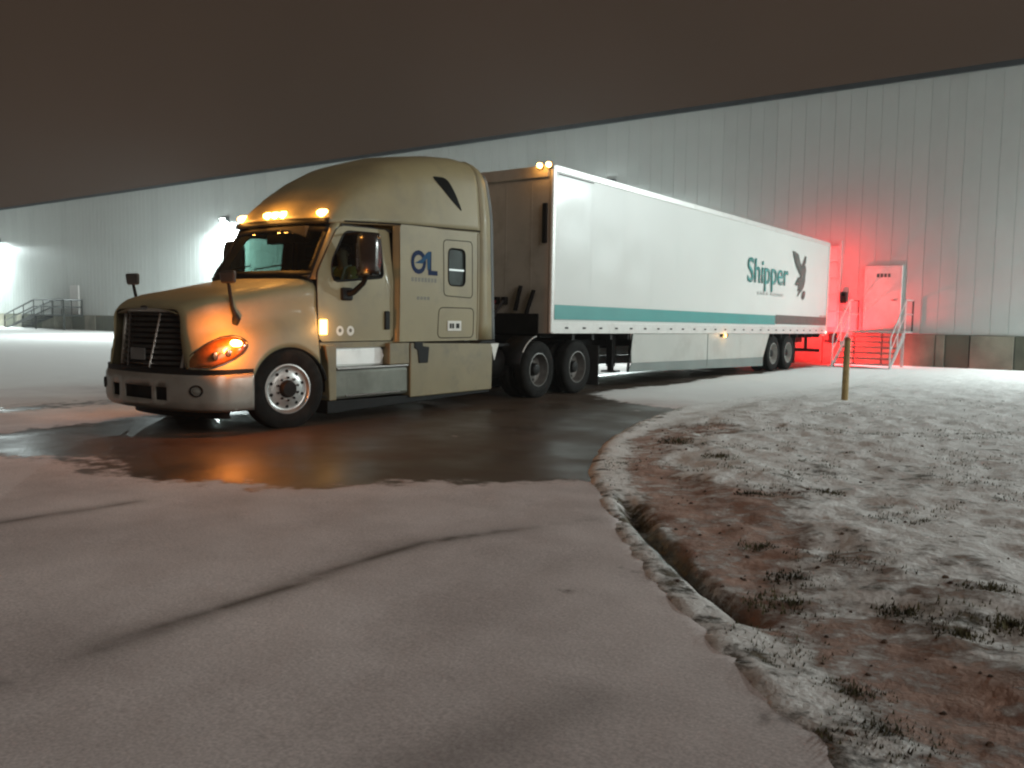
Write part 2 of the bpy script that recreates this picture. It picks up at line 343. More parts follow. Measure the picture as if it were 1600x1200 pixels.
# ------------------------------------------------------------------ pavement with thin snow (one sheet out to the horizon)
def ground_material():
    m, nt, b = principled('snowy_wet_asphalt'); N, L = nt.nodes, nt.links
    geo = N.new('ShaderNodeNewGeometry'); at = N.new('ShaderNodeAttribute'); at.attribute_name = 'snow'
    n1 = N.new('ShaderNodeTexNoise'); n1.inputs['Scale'].default_value = 4.5; n1.inputs['Detail'].default_value = 9; n1.inputs['Roughness'].default_value = 0.62
    L.new(geo.outputs['Position'], n1.inputs['Vector'])
    ad = N.new('ShaderNodeMath'); ad.operation = 'MULTIPLY_ADD'; L.new(n1.outputs['Fac'], ad.inputs[0]); ad.inputs[1].default_value = 1.7
    L.new(at.outputs['Fac'], ad.inputs[2])
    mr = N.new('ShaderNodeMapRange'); mr.interpolation_type = 'SMOOTHSTEP'
    mr.inputs['From Min'].default_value = 1.12; mr.inputs['From Max'].default_value = 1.52
    L.new(ad.outputs['Value'], mr.inputs['Value'])
    # asphalt
    n2 = N.new('ShaderNodeTexNoise'); n2.inputs['Scale'].default_value = 1.1; n2.inputs['Detail'].default_value = 6
    L.new(geo.outputs['Position'], n2.inputs['Vector'])
    ra = N.new('ShaderNodeValToRGB'); ra.color_ramp.elements[0].color = (0.036, 0.024, 0.017, 1); ra.color_ramp.elements[1].color = (0.092, 0.064, 0.046, 1)
    L.new(n2.outputs['Fac'], ra.inputs['Fac'])
    rr = N.new('ShaderNodeMapRange'); rr.inputs['From Min'].default_value = 0.35; rr.inputs['From Max'].default_value = 0.7
    rr.inputs['To Min'].default_value = 0.33; rr.inputs['To Max'].default_value = 0.58; L.new(n2.outputs['Fac'], rr.inputs['Value'])
    # snow
    n3 = N.new('ShaderNodeTexNoise'); n3.inputs['Scale'].default_value = 0.7; n3.inputs['Detail'].default_value = 7; n3.inputs['Roughness'].default_value = 0.6
    L.new(geo.outputs['Position'], n3.inputs['Vector'])
    rs = N.new('ShaderNodeValToRGB'); rs.color_ramp.elements[0].position = 0.3; rs.color_ramp.elements[0].color = (0.46, 0.402, 0.392, 1)
    rs.color_ramp.elements[1].position = 0.7; rs.color_ramp.elements[1].color = (0.74, 0.665, 0.652, 1)
    L.new(n3.outputs['Fac'], rs.inputs['Fac'])
    n5 = N.new('ShaderNodeTexNoise'); n5.inputs['Scale'].default_value = 75; n5.inputs['Detail'].default_value = 3
    L.new(geo.outputs['Position'], n5.inputs['Vector'])
    m5 = N.new('ShaderNodeMapRange'); m5.inputs['From Min'].default_value = 0.3; m5.inputs['From Max'].default_value = 0.7; m5.inputs['To Min'].default_value = 0.80; m5.inputs['To Max'].default_value = 1.14
    L.new(n5.outputs['Fac'], m5.inputs['Value'])
    s5 = N.new('ShaderNodeVectorMath'); s5.operation = 'SCALE'; L.new(rs.outputs['Color'], s5.inputs[0]); L.new(m5.outputs['Result'], s5.inputs['Scale'])
    aC = N.new('ShaderNodeAttribute'); aC.attribute_name = 'clean'
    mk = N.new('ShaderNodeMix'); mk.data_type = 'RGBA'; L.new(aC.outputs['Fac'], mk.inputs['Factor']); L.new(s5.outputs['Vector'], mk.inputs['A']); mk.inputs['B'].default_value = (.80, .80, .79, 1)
    aD = N.new('ShaderNodeAttribute'); aD.attribute_name = 'damp'
    dm = N.new('ShaderNodeMix'); dm.data_type = 'RGBA'; L.new(aD.outputs['Fac'], dm.inputs['Factor']); L.new(mk.outputs['Result'], dm.inputs['A']); dm.inputs['B'].default_value = (.075, .066, .056, 1)
    mc = N.new('ShaderNodeMix'); mc.data_type = 'RGBA'
    L.new(mr.outputs['Result'], mc.inputs['Factor']); L.new(ra.outputs['Color'], mc.inputs['A']); L.new(dm.outputs['Result'], mc.inputs['B'])
    L.new(mc.outputs['Result'], b.inputs['Base Color'])
    mo = N.new('ShaderNodeMix'); mo.data_type = 'FLOAT'
    L.new(mr.outputs['Result'], mo.inputs['Factor']); L.new(rr.outputs['Result'], mo.inputs['A']); mo.inputs['B'].default_value = 0.85
    L.new(mo.outputs['Result'], b.inputs['Roughness'])
    b.inputs['Specular IOR Level'].default_value = 0.16
    n4 = N.new('ShaderNodeTexNoise'); n4.inputs['Scale'].default_value = 28; n4.inputs['Detail'].default_value = 5
    L.new(geo.outputs['Position'], n4.inputs['Vector'])
    ha = N.new('ShaderNodeMath'); ha.operation = 'MULTIPLY_ADD'; L.new(mr.outputs['Result'], ha.inputs[0]); ha.inputs[1].default_value = 0.8; L.new(n4.outputs['Fac'], ha.inputs[2])
    bp = N.new('ShaderNodeBump'); bp.inputs['Strength'].default_value = 0.18; bp.inputs['Distance'].default_value = 0.010
    L.new(ha.outputs['Value'], bp.inputs['Height']); L.new(bp.outputs['Normal'], b.inputs['Normal'])
    return m

gx = axis([(-500, -90, 10), (-90, -20, 50), (-20, -12, 50), (-12, 0, 190), (0, 3, 30), (3, 90, 30), (90, 500, 10)])
gy = axis([(-400, -20, 10), (-20, 0, 25), (0, 8, 125), (8, 16, 90), (16, 32, 60), (32, 500, 10)])
GX, GY = np.meshgrid(gx, gy)
dl = sdist(GX, GY, LAWN); db = sdist(GX, GY, BARE)
nA = fbm(GX, GY, 0.9, 5, 3)
snow = 1.0 - sstep(-0.42, 0.40, db + (nA - .5) * 0.9)
# tyre tracks beside the truck and a swept lane further left
for xc, w, a in ((-12.9, 0.55, 0.55), (-15.2, 0.30, 0.25), (-22, .4, .22), (-24.2, .4, .22)):
    snow -= a * np.exp(-((GX - xc - 0.10 * (GY - 6) * (-0.35)) / w) ** 2) * (0.55 + 0.9 * nA) * (GY < 24)
# streaks in the bare lane where a little snow stays between the wheel paths
snow += 0.32 * np.exp(-((GX + 6.9 - 0.05 * GY) / 0.25) ** 2) * (GY > 7) * (GY < 12.5) * nA
# paving joints: the snow has melted along them
damp = np.zeros_like(snow)
def joint(pts, w, a, gap):
    global damp
    P = np.array(pts)
    yc = np.clip(GY, P[0, 1], P[-1, 1]); xc = np.interp(yc, P[:, 1], P[:, 0]) + 0.05 * (fbm(GY * 0 + 3, GY, 2.1, 3, 31) - .5)
    d = np.hypot(GX - xc, GY - yc)
    g = sstep(gap, gap + .25, fbm(GX * .3, GY, 1.3, 3, 41))
    damp += a * np.exp(-(d / w) ** 2) * g * (0.55 + .9 * fbm(GX, GY, 7.0, 3, 47))
snow_h = snow.copy()
joint([(-3.42, 1.0), (-3.44, 1.89), (-3.56, 3.79), (-3.05, 5.0)], 0.032, 0.50, 0.26)
joint([(-3.42, 1.0), (-3.44, 1.89), (-3.56, 3.79), (-3.05, 5.0)], 0.11, 0.26, 0.24)
joint([(-3.45, 1.0), (-3.50, 1.9), (-3.62, 3.79)], 0.16, 0.16, 0.30)
joint([(-6.05, 1.2), (-6.02, 2.44), (-5.93, 3.3)], 0.04, 0.5, 0.14)
joint([(-6.05, 1.2), (-6.02, 2.44), (-5.93, 3.3)], 0.14, 0.22, 0.16)
joint([(-1.75, 1.7), (-1.6, 2.6)], 0.16, 0.25, 0.15)
snow = np.where(dl > -0.25, snow * (0.85 + .15 * sstep(0, .5, nA)), snow)
# soil kicked over the near right edge of the pavement
snow -= 0.33 * sstep(0.52, 0.7, fbm(GX, GY, 3.1, 4, 51)) * sstep(-1.0, 0.0, dl) * (GY < 4.2)
GZ = 0.022 * np.clip(snow_h, 0, 1) * (0.6 + .8 * fbm(GX, GY, 2.2, 4, 61)) + 0.006 * fbm(GX, GY, 6, 3, 66)
GZ = np.where(np.hypot(GX, GY) > 60, 0.02, GZ)
GZ = GZ - 0.6 * sstep(0.09, 0.20, dl)
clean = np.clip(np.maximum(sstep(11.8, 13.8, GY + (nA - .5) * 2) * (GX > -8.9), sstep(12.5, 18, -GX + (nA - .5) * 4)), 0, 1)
pav = sheet('pavement', GX, GY, GZ, {'snow': np.clip(snow, 0, 1), 'clean': clean, 'damp': np.clip(damp, 0, .9)}, ground_material())
tag(pav, kind='structure')

# ------------------------------------------------------------------ snowy lawn with its eroded bank
def lawn_material():
    m, nt, b = principled('snow_dusted_lawn'); N, L = nt.nodes, nt.links
    geo = N.new('ShaderNodeNewGeometry')
    aS = N.new('ShaderNodeAttribute'); aS.attribute_name = 'snow'; aM = N.new('ShaderNodeAttribute'); aM.attribute_name = 'mud'; aI = N.new('ShaderNodeAttribute'); aI.attribute_name = 'ice'
    def noise(sc, det, ro=0.6, stretch=None):
        n = N.new('ShaderNodeTexNoise'); n.inputs['Scale'].default_value = sc; n.inputs['Detail'].default_value = det; n.inputs['Roughness'].default_value = ro
        if stretch:
            mp = N.new('ShaderNodeMapping'); mp.inputs['Rotation'].default_value = (0, 0, R(-37)); mp.inputs['Scale'].default_value = stretch
            L.new(geo.outputs['Position'], mp.inputs['Vector']); L.new(mp.outputs['Vector'], n.inputs['Vector'])
        else: L.new(geo.outputs['Position'], n.inputs['Vector'])
        return n
    ng = noise(9, 6); rg = N.new('ShaderNodeValToRGB'); rg.color_ramp.elements[0].position = .35; rg.color_ramp.elements[0].color = (0.030, 0.028, 0.014, 1)
    rg.color_ramp.elements[1].position = .68; rg.color_ramp.elements[1].color = (0.21, 0.165, 0.105, 1); L.new(ng.outputs['Fac'], rg.inputs['Fac'])
    nm = noise(5, 7); rm = N.new('ShaderNodeValToRGB'); rm.color_ramp.elements[0].position = .3; rm.color_ramp.elements[0].color = (0.30, 0.185, 0.145, 1)
    rm.color_ramp.elements[1].position = .7; rm.color_ramp.elements[1].color = (0.62, 0.42, 0.345, 1); L.new(nm.outputs['Fac'], rm.inputs['Fac'])
    m1 = N.new('ShaderNodeMix'); m1.data_type = 'RGBA'; L.new(aM.outputs['Fac'], m1.inputs['Factor']); L.new(rg.outputs['Color'], m1.inputs['A']); L.new(rm.outputs['Color'], m1.inputs['B'])
    ns = noise(10.0, 10, 0.72, (0.78, 1.12, 1.0))
    ad = N.new('ShaderNodeMath'); ad.operation = 'MULTIPLY_ADD'; L.new(ns.outputs['Fac'], ad.inputs[0]); ad.inputs[1].default_value = 2.3; L.new(aS.outputs['Fac'], ad.inputs[2])
    mr = N.new('ShaderNodeMapRange'); mr.interpolation_type = 'SMOOTHSTEP'; mr.inputs['From Min'].default_value = 1.42; mr.inputs['From Max'].default_value = 1.86; L.new(ad.outputs['Value'], mr.inputs['Value'])
    nc = noise(2.0, 4); rc = N.new('ShaderNodeValToRGB'); rc.color_ramp.elements[0].color = (0.74, 0.725, 0.705, 1); rc.color_ramp.elements[1].color = (0.90, 0.90, 0.89, 1); L.new(nc.outputs['Fac'], rc.inputs['Fac'])
    m2 = N.new('ShaderNodeMix'); m2.data_type = 'RGBA'; L.new(mr.outputs['Result'], m2.inputs['Factor']); L.new(m1.outputs['Result'], m2.inputs['A']); L.new(rc.outputs['Color'], m2.inputs['B'])
    m3 = N.new('ShaderNodeMix'); m3.data_type = 'RGBA'; L.new(aI.outputs['Fac'], m3.inputs['Factor']); L.new(m2.outputs['Result'], m3.inputs['A']); m3.inputs['B'].default_value = (0.20, 0.225, 0.21, 1)
    L.new(m3.outputs['Result'], b.inputs['Base Color'])
    ro = N.new('ShaderNodeMix'); ro.data_type = 'FLOAT'; L.new(aI.outputs['Fac'], ro.inputs['Factor']); ro.inputs['A'].default_value = 0.88; ro.inputs['B'].default_value = 0.25
    L.new(ro.outputs['Result'], b.inputs['Roughness'])
    nb = noise(22, 6); ha = N.new('ShaderNodeMath'); ha.operation = 'MULTIPLY_ADD'; L.new(mr.outputs['Result'], ha.inputs[0]); ha.inputs[1].default_value = 0.6; L.new(nb.outputs['Fac'], ha.inputs[2])
    bp = N.new('ShaderNodeBump'); bp.inputs['Strength'].default_value = 0.8; bp.inputs['Distance'].default_value = 0.03
    L.new(ha.outputs['Value'], bp.inputs['Height']); L.new(bp.outputs['Normal'], b.inputs['Normal'])
    return m

def lawn_fields(X, Y):
    d = sdist(X, Y, LAWN)
    n1 = fbm(X, Y, 0.55, 4, 71); n2 = fbm(X, Y, 2.4, 4, 81); n3 = fbm(X, Y, 5.0, 2, 91)
    dw = d + (n2 - .5) * 0.28
    far = sstep(14, 25, Y)
    z = 0.004 + 0.040 * sstep(-.09, .09, d + (n3 - .5) * .09 + (n2 - .5) * .07) + (0.12 * sstep(0.24, 1.5, dw) + 0.05 * sstep(1.5, 5, dw)) * (1 - 0.85 * far)
    z = z + (n1 - .5) * 0.10 * sstep(.4, 2, d) * (1 - .7 * far) + (n2 - .5) * 0.05 * sstep(.3, 1.0, d) * (1 - .6 * far) + (n3 - .5) * (0.034 + 0.02 * sstep(.5, 1.0, d)) * sstep(-.05, .1, d) * (1 - .3 * far)
    tr = sstep(.07, .15, d) * sstep(3.65, 4.0, Y) * (1 - sstep(5.3, 6.1, Y)) * (X < 0)
    wide = 0.058 + 0.018 * np.sin(Y * 2.6) + .06 * (n2 - .5)
    trough = tr * np.exp(-((d - 0.24 - (n1 - .5) * .10 - (n2 - .5) * .12) / wide) ** 2) * np.clip(.25 + 1.5 * n2, 0, 1.1)
    z = z - 0.13 * trough
    ice = np.clip(tr * sstep(4.1, 4.4, Y) * (1 - sstep(5.0, 5.3, Y)) * np.exp(-((d - 0.22) / 0.09) ** 4), 0, 1)
    z = np.where(ice > 0.4, np.maximum(z, -0.045), z)
    z = z - np.where(d < 0, np.clip(-d, 0, .3) * .5, 0)
    band = sstep(0.22, 0.40, dw) * (1 - sstep(0.70, 1.15, dw + (n1 - .5) * 1.6)) * (1 - sstep(8.5, 11.5, Y + (n1 - .5) * 3))
    patch = sstep(.54, .68, fbm(X * 1.0, Y * 1.0, 0.85, 4, 111)) * (1 - sstep(4.0, 6.5, Y)) * sstep(.5, 1.0, d)
    mud = np.clip(np.maximum(band, patch * .65), 0, 1)
    cov = 0.86 + 0.04 * sstep(3, 9, Y) + 0.34 * sstep(9, 16, Y) + (n1 - .5) * 0.30 + (n2 - .5) * .3 * (1 - far)
    cov = np.where(d < 0.17, 0.70 + (n2 - .5) * .5 + (n3 - .5) * 1.0, cov)
    cov = cov - 0.52 * mud - 0.6 * trough - 0.22 * sstep(.56, .70, n3) * (Y < 10)
    cov = cov + .5 * sstep(11.3, 13.0, Y) * (1 - sstep(.5, 1.3, d))
    return z, np.clip(cov, 0, 1.4), np.clip(mud * (1 - trough * .7), 0, 1), ice, d

lx = axis([(-6.4, -4, 45), (-4, 1.5, 190), (1.5, 6, 55), (6, 20, 50), (20, 90, 20)])
ly = axis([(-14, 0, 14), (0, 2, 22), (2, 7, 180), (7, 12, 90), (12, 20, 70), (20, 29.95, 50)])
LX, LY = np.meshgrid(lx, ly)
LZ, LS, LM, LI, LD = lawn_fields(LX, LY)
lawn = sheet('lawn', LX, LY, LZ, {'snow': LS, 'mud': LM, 'ice': LI}, lawn_material(), keep=(LD > -0.22))
tag(lawn, kind='structure')

CLUMPS = [(-1.3, 4.03, .15), (-1.38, 4.4, .12), (-.63, 2.98, .15), (-.8, 3.26, .10), (-1.78, 4.9, .10), (-2.29, 6.12, .10), (-.52, 4.55, .10), (-.4, 4.17, .10), (-.81, 4.15, .10), (-3.17, 7.61, .14), (-.56, 3.95, .08), (-4.05, 8.48, .16), (-1.9, 6.6, .10), (.2, 4.9, .12), (-.2, 5.9, .10)]
# grass blades and dead stalks poking through the snow (uncountable)
def grass():
    N = 60000
    px = rng.uniform(-6, 5, N); py = 2.2 + 13 * rng.random(N) ** 1.7
    z, cov, mud, ice, d = lawn_fields(px, py)
    cl = fbm(px, py, 1.7, 4, 121)
    p = np.clip((cl - .50) * 6, 0, 1) * (d > 0.12) * (1 - .75 * mud) * (ice < .2) * np.clip(1.25 - cov, .1, 1)
    ok = rng.random(N) < p
    px, py, z = px[ok], py[ok], z[ok]
    vs, fs = [], []
    for x, y, zz in zip(px, py, z):
        for k in range(5):
            a = random.uniform(0, 6.28); h = random.uniform(.006, .022); w = random.uniform(.003, .007); le = random.uniform(.3, 1.1) * h
            bx, by = x + random.uniform(-.04, .04), y + random.uniform(-.04, .04)
            dx, dy = math.cos(a), math.sin(a); o = len(vs)
            vs += [(bx - dy * w, by + dx * w, zz - .01), (bx + dy * w, by - dx * w, zz - .01), (bx + dx * le + .3 * le * .5, by + dy * le, zz + h)]
            fs.append((o, o + 1, o + 2))
    for cx, cy, cr in CLUMPS:
        for k in range(int(2600 * cr)):
            a = random.uniform(0, 6.28); q = cr * random.random() * 1.25; x, y = cx + q * math.cos(a) * 1.3, cy + q * math.sin(a)
            zz = float(lawn_fields(np.array([x]), np.array([y]))[0][0]) if k % 8 == 0 else zz
            h = random.uniform(.006, .028) * (1.15 - q / cr * .6); w = random.uniform(.004, .009); b2 = random.uniform(0, 6.28); le = h * random.uniform(.4, 1.2); o = len(vs)
            dx, dy = math.cos(b2), math.sin(b2)
            vs += [(x - dy * w, y + dx * w, zz - .015), (x + dy * w, y - dx * w, zz - .015), (x + dx * le, y + dy * le, zz + h)]; fs.append((o, o + 1, o + 2))
    g = MB(); g.v, g.f = vs, fs
    o = g.build('grass', mat('dry_winter_grass', (0.075, 0.068, 0.030), 0.85, 0, 0.6, 3.0), fix=False)
    tag(o, 'dry olive grass poking through the thin snow of the lawn', 'grass', kind='stuff')
grass()

# small clods and stones lying on the bank (uncountable)
def clods():
    N = 1500
    px = rng.uniform(-5.5, 4, N); py = 2.3 + 9 * rng.random(N) ** 1.5
    z, cov, mud, ice, d = lawn_fields(px, py)
    ok = (d > 0.08) & (rng.random(N) < .25 + .6 * mud); g = MB()
    for x, y, zz in zip(px[ok], py[ok], z[ok]):
        r = random.uniform(.005, .017); n = 6
        vs = [(x + r * random.uniform(.7, 1.3) * math.cos(t) * 1.2, y + r * random.uniform(.7, 1.3) * math.sin(t), zz - .004) for t in (6.283 * k / n for k in range(n))]
        vs += [(x + .55 * r * random.uniform(.6, 1.2) * math.cos(t + .3), y + .55 * r * math.sin(t + .3), zz + r * random.uniform(.5, .9)) for t in (6.283 * k / n for k in range(n))]
        g.add(vs, [(i, (i + 1) % n, n + (i + 1) % n, n + i) for i in range(n)] + [tuple(range(n, 2 * n))])
    o = g.build('soil_clods', mat('wet_soil', (0.085, 0.052, 0.036), 0.85, 0, 0.5, 6), smooth=True)
    tag(o, 'small brown soil clods and stones scattered on the muddy bank', 'soil', kind='stuff')
clods()

# ------------------------------------------------------------------ warehouse
WY, WH, PZ = 30.2, 9.40, 1.06
wh = thing('warehouse', 'long pale ribbed metal warehouse with a dark concrete base', 'warehouse', (0, WY, 0))
def panel_mesh():
    prof = [(0.0, 0.0), (0.008, 0.013), (0.022, 0.013), (0.030, 0.0), (0.50, 0.0), (0.508, .011), (0.522, .011), (0.53, 0), (0.985, 0.0), (1.0, 0.0)]
    g = MB(); g.grid([[(x, y, PZ + .02) for x, y in prof], [(x, y, WH - .05) for x, y in prof]])
    return g.mesh('wall_panel', CLAD, fix=False)
pm = panel_mesh(); pm2 = pm.copy(); pm2.materials.clear(); pm2.materials.append(CLAD2)
for i in range(-118, 40):
    o = bpy.data.objects.new('wall_panel', pm2 if random.random() < .3 else pm); link(o, wh); o.location = (i, random.uniform(-.0006, .0006), 0)
# concrete plinth, cast in sections of uneven width
x = -118.0; k = 0
widths = [1.25, .68, 1.2, 1.0, .7, 1.15]
secs = [(-5.20, -4.52, True), (-4.49, -3.30, False), (-3.27, -2.6, True)]
def plinth_block(x0, x1, dark):
    MB().box((x0, -.10 if not dark else -.075, -.3), (x1, .25, PZ)).build('plinth_block', CONCD if dark else CONC, wh, bevel=.008)
while x < 40:
    w = widths[k % 6] * random.uniform(.9, 1.6); k += 1; x1 = x + w
    if x1 > -5.23 and x < -2.57:
        if x < -5.23: plinth_block(x, -5.23, False)
        for s in secs: plinth_block(*s)
        x = -2.57; continue
    plinth_block(x, x1 - .03, random.random() < .3); x = x1
MB().box((-118, .02, 0), (40, .3, WH - .06)).build('wall_core', CONCD, wh)
MB().box((-118.1, -.10, WH - .14), (40.1, .35, WH + .03)).build('roof_trim', TRIM, wh, bevel=.01)
MB().box((-118, .3, WH - .25), (40, 60, WH - .12)).build('roof', TRIM, wh)
for s, xx in (('a', -118), ('b', 39.7)): MB().box((xx, .3, 0), (xx + .3, 60, WH - .3)).build('end_wall', CLAD, wh)
MB().box((-118, 59.7, 0), (40, 60, WH - .3)).build('end_wall', CLAD, wh)

def person_door(x0, x1, z0, z1, label=None, sign=False):
    d = part_empty('door', wh)
    MB().box((x0, -.075, z0), (x1, -.02, z1)).build('door_leaf', DOORM, d, bevel=.006)
    for a, b in (((x0 - .06, -.082, z0), (x0 - .002, 0.0, z1 + .06)), ((x1 + .002, -.082, z0), (x1 + .06, 0.0, z1 + .06)), ((x0 - .002, -.10, z1 + .002), (x1 + .002, 0, z1 + .06))):
        MB().box(a, b).build('door_frame', DOORM, d)
    MB().tube([(x1 - .10, -.075, z0 + 1.0), (x1 - .10, -.13, z0 + 1.0), (x1 - .22, -.13, z0 + 1.0)], .014).build('door_handle', DKCHROME, d, smooth=True)
    if sign:
        xc = (x0 + x1) / 2
        for j in range(4):
            MB().box((xc - .20 + j * .115, -.082, z1 - .32), (xc - .20 + j * .115 + .08, -.0755, z1 - .20)).build('door_number', GREYV, d)
    return d
person_door(-7.71, -6.66, 1.18, 3.26, sign=True)
person_door(-62.6, -61.5, 1.12, 3.15)
# loading door behind the trailer, with its bumpers
dd = part_empty('loading_door', wh)
for j in range(5): MB().box((-11.1, -.07, 1.25 + j * .56), (-8.66, -.015, 1.25 + j * .56 + .545)).build('door_section', DOORM, dd, bevel=.01)
MB().box((-11.25, -.10, 1.2), (-11.11, -.01, 4.2)).build('door_frame', CLAD, dd)
MB().box((-8.65, -.10, 1.2), (-8.56, -.01, 4.2)).build('door_frame', CLAD, dd)
for xx in (-11.15, -8.85): MB().box((xx, -.24, .72), (xx + .26, -.101, 1.04)).build('dock_bumper', RUB, wh, bevel=.02)
MB().box((-9.0, -.16, .74), (-8.35, -.101, .80)).build('dock_ledge', FRAME, wh)

# dock signal light on a bracket
ds = thing('dock_signal', 'small dark dock signal box fixed to the red lit wall', 'signal', (-8.42, WY - .005, 2.27))
MB().box((-.09, -.17, -.19), (.09, -.04, .19)).build('housing', BLK, ds, bevel=.012)
MB().lathe_x([(0, .001), (0, .06), (.03, .055)], (0, 0, 0), 16).warp(lambda a, b, c: (b, -.17 - a, c + .085)).build('lens', DARKGL, ds, smooth=True)
MB().lathe_x([(0, .001), (0, .06), (.03, .055)], (0, 0, 0), 16).warp(lambda a, b, c: (b, -.17 - a, c - .085)).build('lens', LENS, ds, smooth=True)
MB().box((-.03, -.04, -.03), (.03, .005, .03)).build('bracket', FRAME, ds)
MB().bar((0, -.06, -.19), (0, -.06, -.42), .03).build('conduit', GALV, ds)
MB().box((-.22, -.12, -.50), (.16, -.03, -.46)).build('shelf_bracket', GALV, ds)

# wall pack floodlights
def wall_light(xw, label, power):
    t = thing('wall_light', label, 'lamp', (xw, WY - .005, 6.85), group='wall lights along the warehouse')
    g = MB(); pr = [(.0, .17), (-.16, .17), (-.30, .04), (-.30, -.06), (-.05, -.17), (0, -.17)]
    g.prism([(-.24, a, b) for a, b in pr], (.48, 0, 0)); g.build('housing', TRIM, t, bevel=.012)
    MB().add([(-.20, -.285, -.072), (.20, -.285, -.072), (.20, -.065, -.170), (-.20, -.065, -.170)], [(0, 1, 2, 3)]).build('lens', WHITEL, t, fix=False)
    MB().box((-.21, -.318, -.055), (.21, -.3015, .05)).build('lens', WHITEL, t)
    lamp_light('wall_light_beam', t, (0, -.36, -.20), power, (.86, 1.0, .99), 'AREA', .34, (0, -.85, -1.0))
    lamp_light('wall_light_wash', t, (0, -.62, -.26), power * .05, (.86, 1.0, .99), 'AREA', .30, (0, .28, -1.0))
    return t
wall_light(-74.2, 'bright white wall lamp beyond the distant dark stairs', 4000)
wall_light(-43.7, 'bright white wall lamp between the distant stairs and the truck cab', 4000)
wall_light(-17.76, 'bright white wall lamp showing just over the trailer roof', 2600)
wall_light(2.9, 'bright white wall lamp above the lawn right of the dock stairs', 2100)
wall_light(24.0, 'bright white wall lamp farthest along the wall behind the lawn', 3000)

# ------------------------------------------------------------------ stairs
def dock_stairs():
    X0, X1, YF, YB, ZT = -7.90, -6.20, 29.0, 27.2, 1.16
    t = thing('dock_stairs', 'galvanised steel stairs and landing up to the white door', 'stairs', (0, 0, 0))
    MB().box((X0, YF, ZT - .06), (X1 + .0, WY - .11, ZT)).build('landing', GALV, t, bevel=.005)
    for xx in (X0 + .06, X1 - .06): MB().box((xx - .04, YF + .05, 0), (xx + .04, YF + .13, ZT - .06)).build('landing_leg', GALV, t)
    n = 6
    for i in range(n):
        z = ZT * (i + 1) / (n + 1); y = YB + (YF - YB) * (i + .4) / n
        MB().box((X0 + .045, y - .02, z - .035), (X1 - .045, y + .26, z)).build('tread', STEEL, t, bevel=.004)
    for xx in (X0, X1):
        s = 1 if xx == X1 else -1
        MB().prism([(xx - .02, YB - .10, 0.0), (xx - .02, YB + .12, 0.0), (xx - .02, YF, ZT - .20), (xx - .02, YF, ZT + .04), (xx - .02, YF - .06, ZT + .04)], (.04, 0, 0)).build('stringer', GALV, t)
        g = [(xx, YB + .02, .98), (xx, YF, ZT + 1.0)]
        MB().tube([(xx, YB + .05, .05), (xx, YB + .05, .98), (xx, YF, ZT + 1.0), (xx, WY - .15, ZT + 1.0)] if xx == X1 else [(xx, YB + .05, .05), (xx, YB + .05, .98), (xx, YF, ZT + 1.0), (xx, YF + .35, ZT + 1.0)], .024, 8).build('handrail', GALV, t, smooth=True)
        MB().tube([(xx, YB + .05, .55), (xx, YF, ZT + .55), (xx, WY - .15, ZT + .55)], .018, 8).build('mid_rail', GALV, t, smooth=True)
        for yy, zz in ((YF, ZT), ((YF + YB) / 2, ZT / 2)):
            MB().tube([(xx, yy, zz), (xx, yy, zz + 1.0)], .022, 8).build('rail_post', GALV, t, smooth=True)
    MB().tube([(X1, WY - .16, ZT), (X1, WY - .16, ZT + 1.0)], .03, 8).build('rail_post', DKRAIL, t, smooth=True)
    MB().tube([(X0, WY - .16, ZT), (X0, WY - .16, ZT + 1.0), (X0, YF + .3, ZT + 1.0)], .024, 8).build('rail_post', DKRAIL, t, smooth=True)
dock_stairs()

def far_stairs():
    XA, XB, XC, ZT = -70.2, -65.3, -60.8, 1.10
    y0, y1 = WY - 1.45, WY - .11
    t = thing('steel_stairs', 'dark painted steel stairs and railing against the distant warehouse wall', 'stairs', (0, 0, 0))
    MB().box((XB, y0, ZT - .12), (XC, y1, ZT)).build('landing', DKRAIL, t)
    for xx in (XB + .1, XC - .1): MB().box((xx - .05, y0 + .02, 0), (xx + .05, y0 + .12, ZT - .12)).build('landing_leg', DKRAIL, t)
    for i in range(6):
        z = ZT * (i + 1) / 7; xx = XA + (XB - XA) * (i + .3) / 6
        MB().box((xx, y0 + .05, z - .05), (xx + .5, y1 - .05, z)).build('tread', DKRAIL, t)
    for yy in (y0, y1 - .05):
        MB().prism([(XA - .1, yy, 0), (XA + .45, yy, 0), (XB, yy, ZT - .25), (XB, yy, ZT + .05)], (0, .05, 0)).build('stringer', DKRAIL, t)
        MB().tube([(XA + .05, yy, .05), (XA + .05, yy, 1.0), (XB, yy, ZT + 1.05), (XC, yy, ZT + 1.05), (XC, yy, ZT)], .055, 6).build('handrail', DKRAIL, t, smooth=True)
        MB().tube([(XA + .05, yy, .55), (XB, yy, ZT + .55), (XC, yy, ZT + .55)], .045, 6).build('mid_rail', DKRAIL, t, smooth=True)
        for f in (.33, .66): MB().tube([(XA + (XB - XA) * f, yy, ZT * f), (XA + (XB - XA) * f, yy, ZT * f + 1.03)], .03, 6).build('rail_post', DKRAIL, t, smooth=True)
        for f in (0, .33, .66): MB().tube([(XB + (XC - XB) * f, yy, ZT), (XB + (XC - XB) * f, yy, ZT + 1.05)], .03, 6).build('rail_post', DKRAIL, t, smooth=True)
far_stairs()

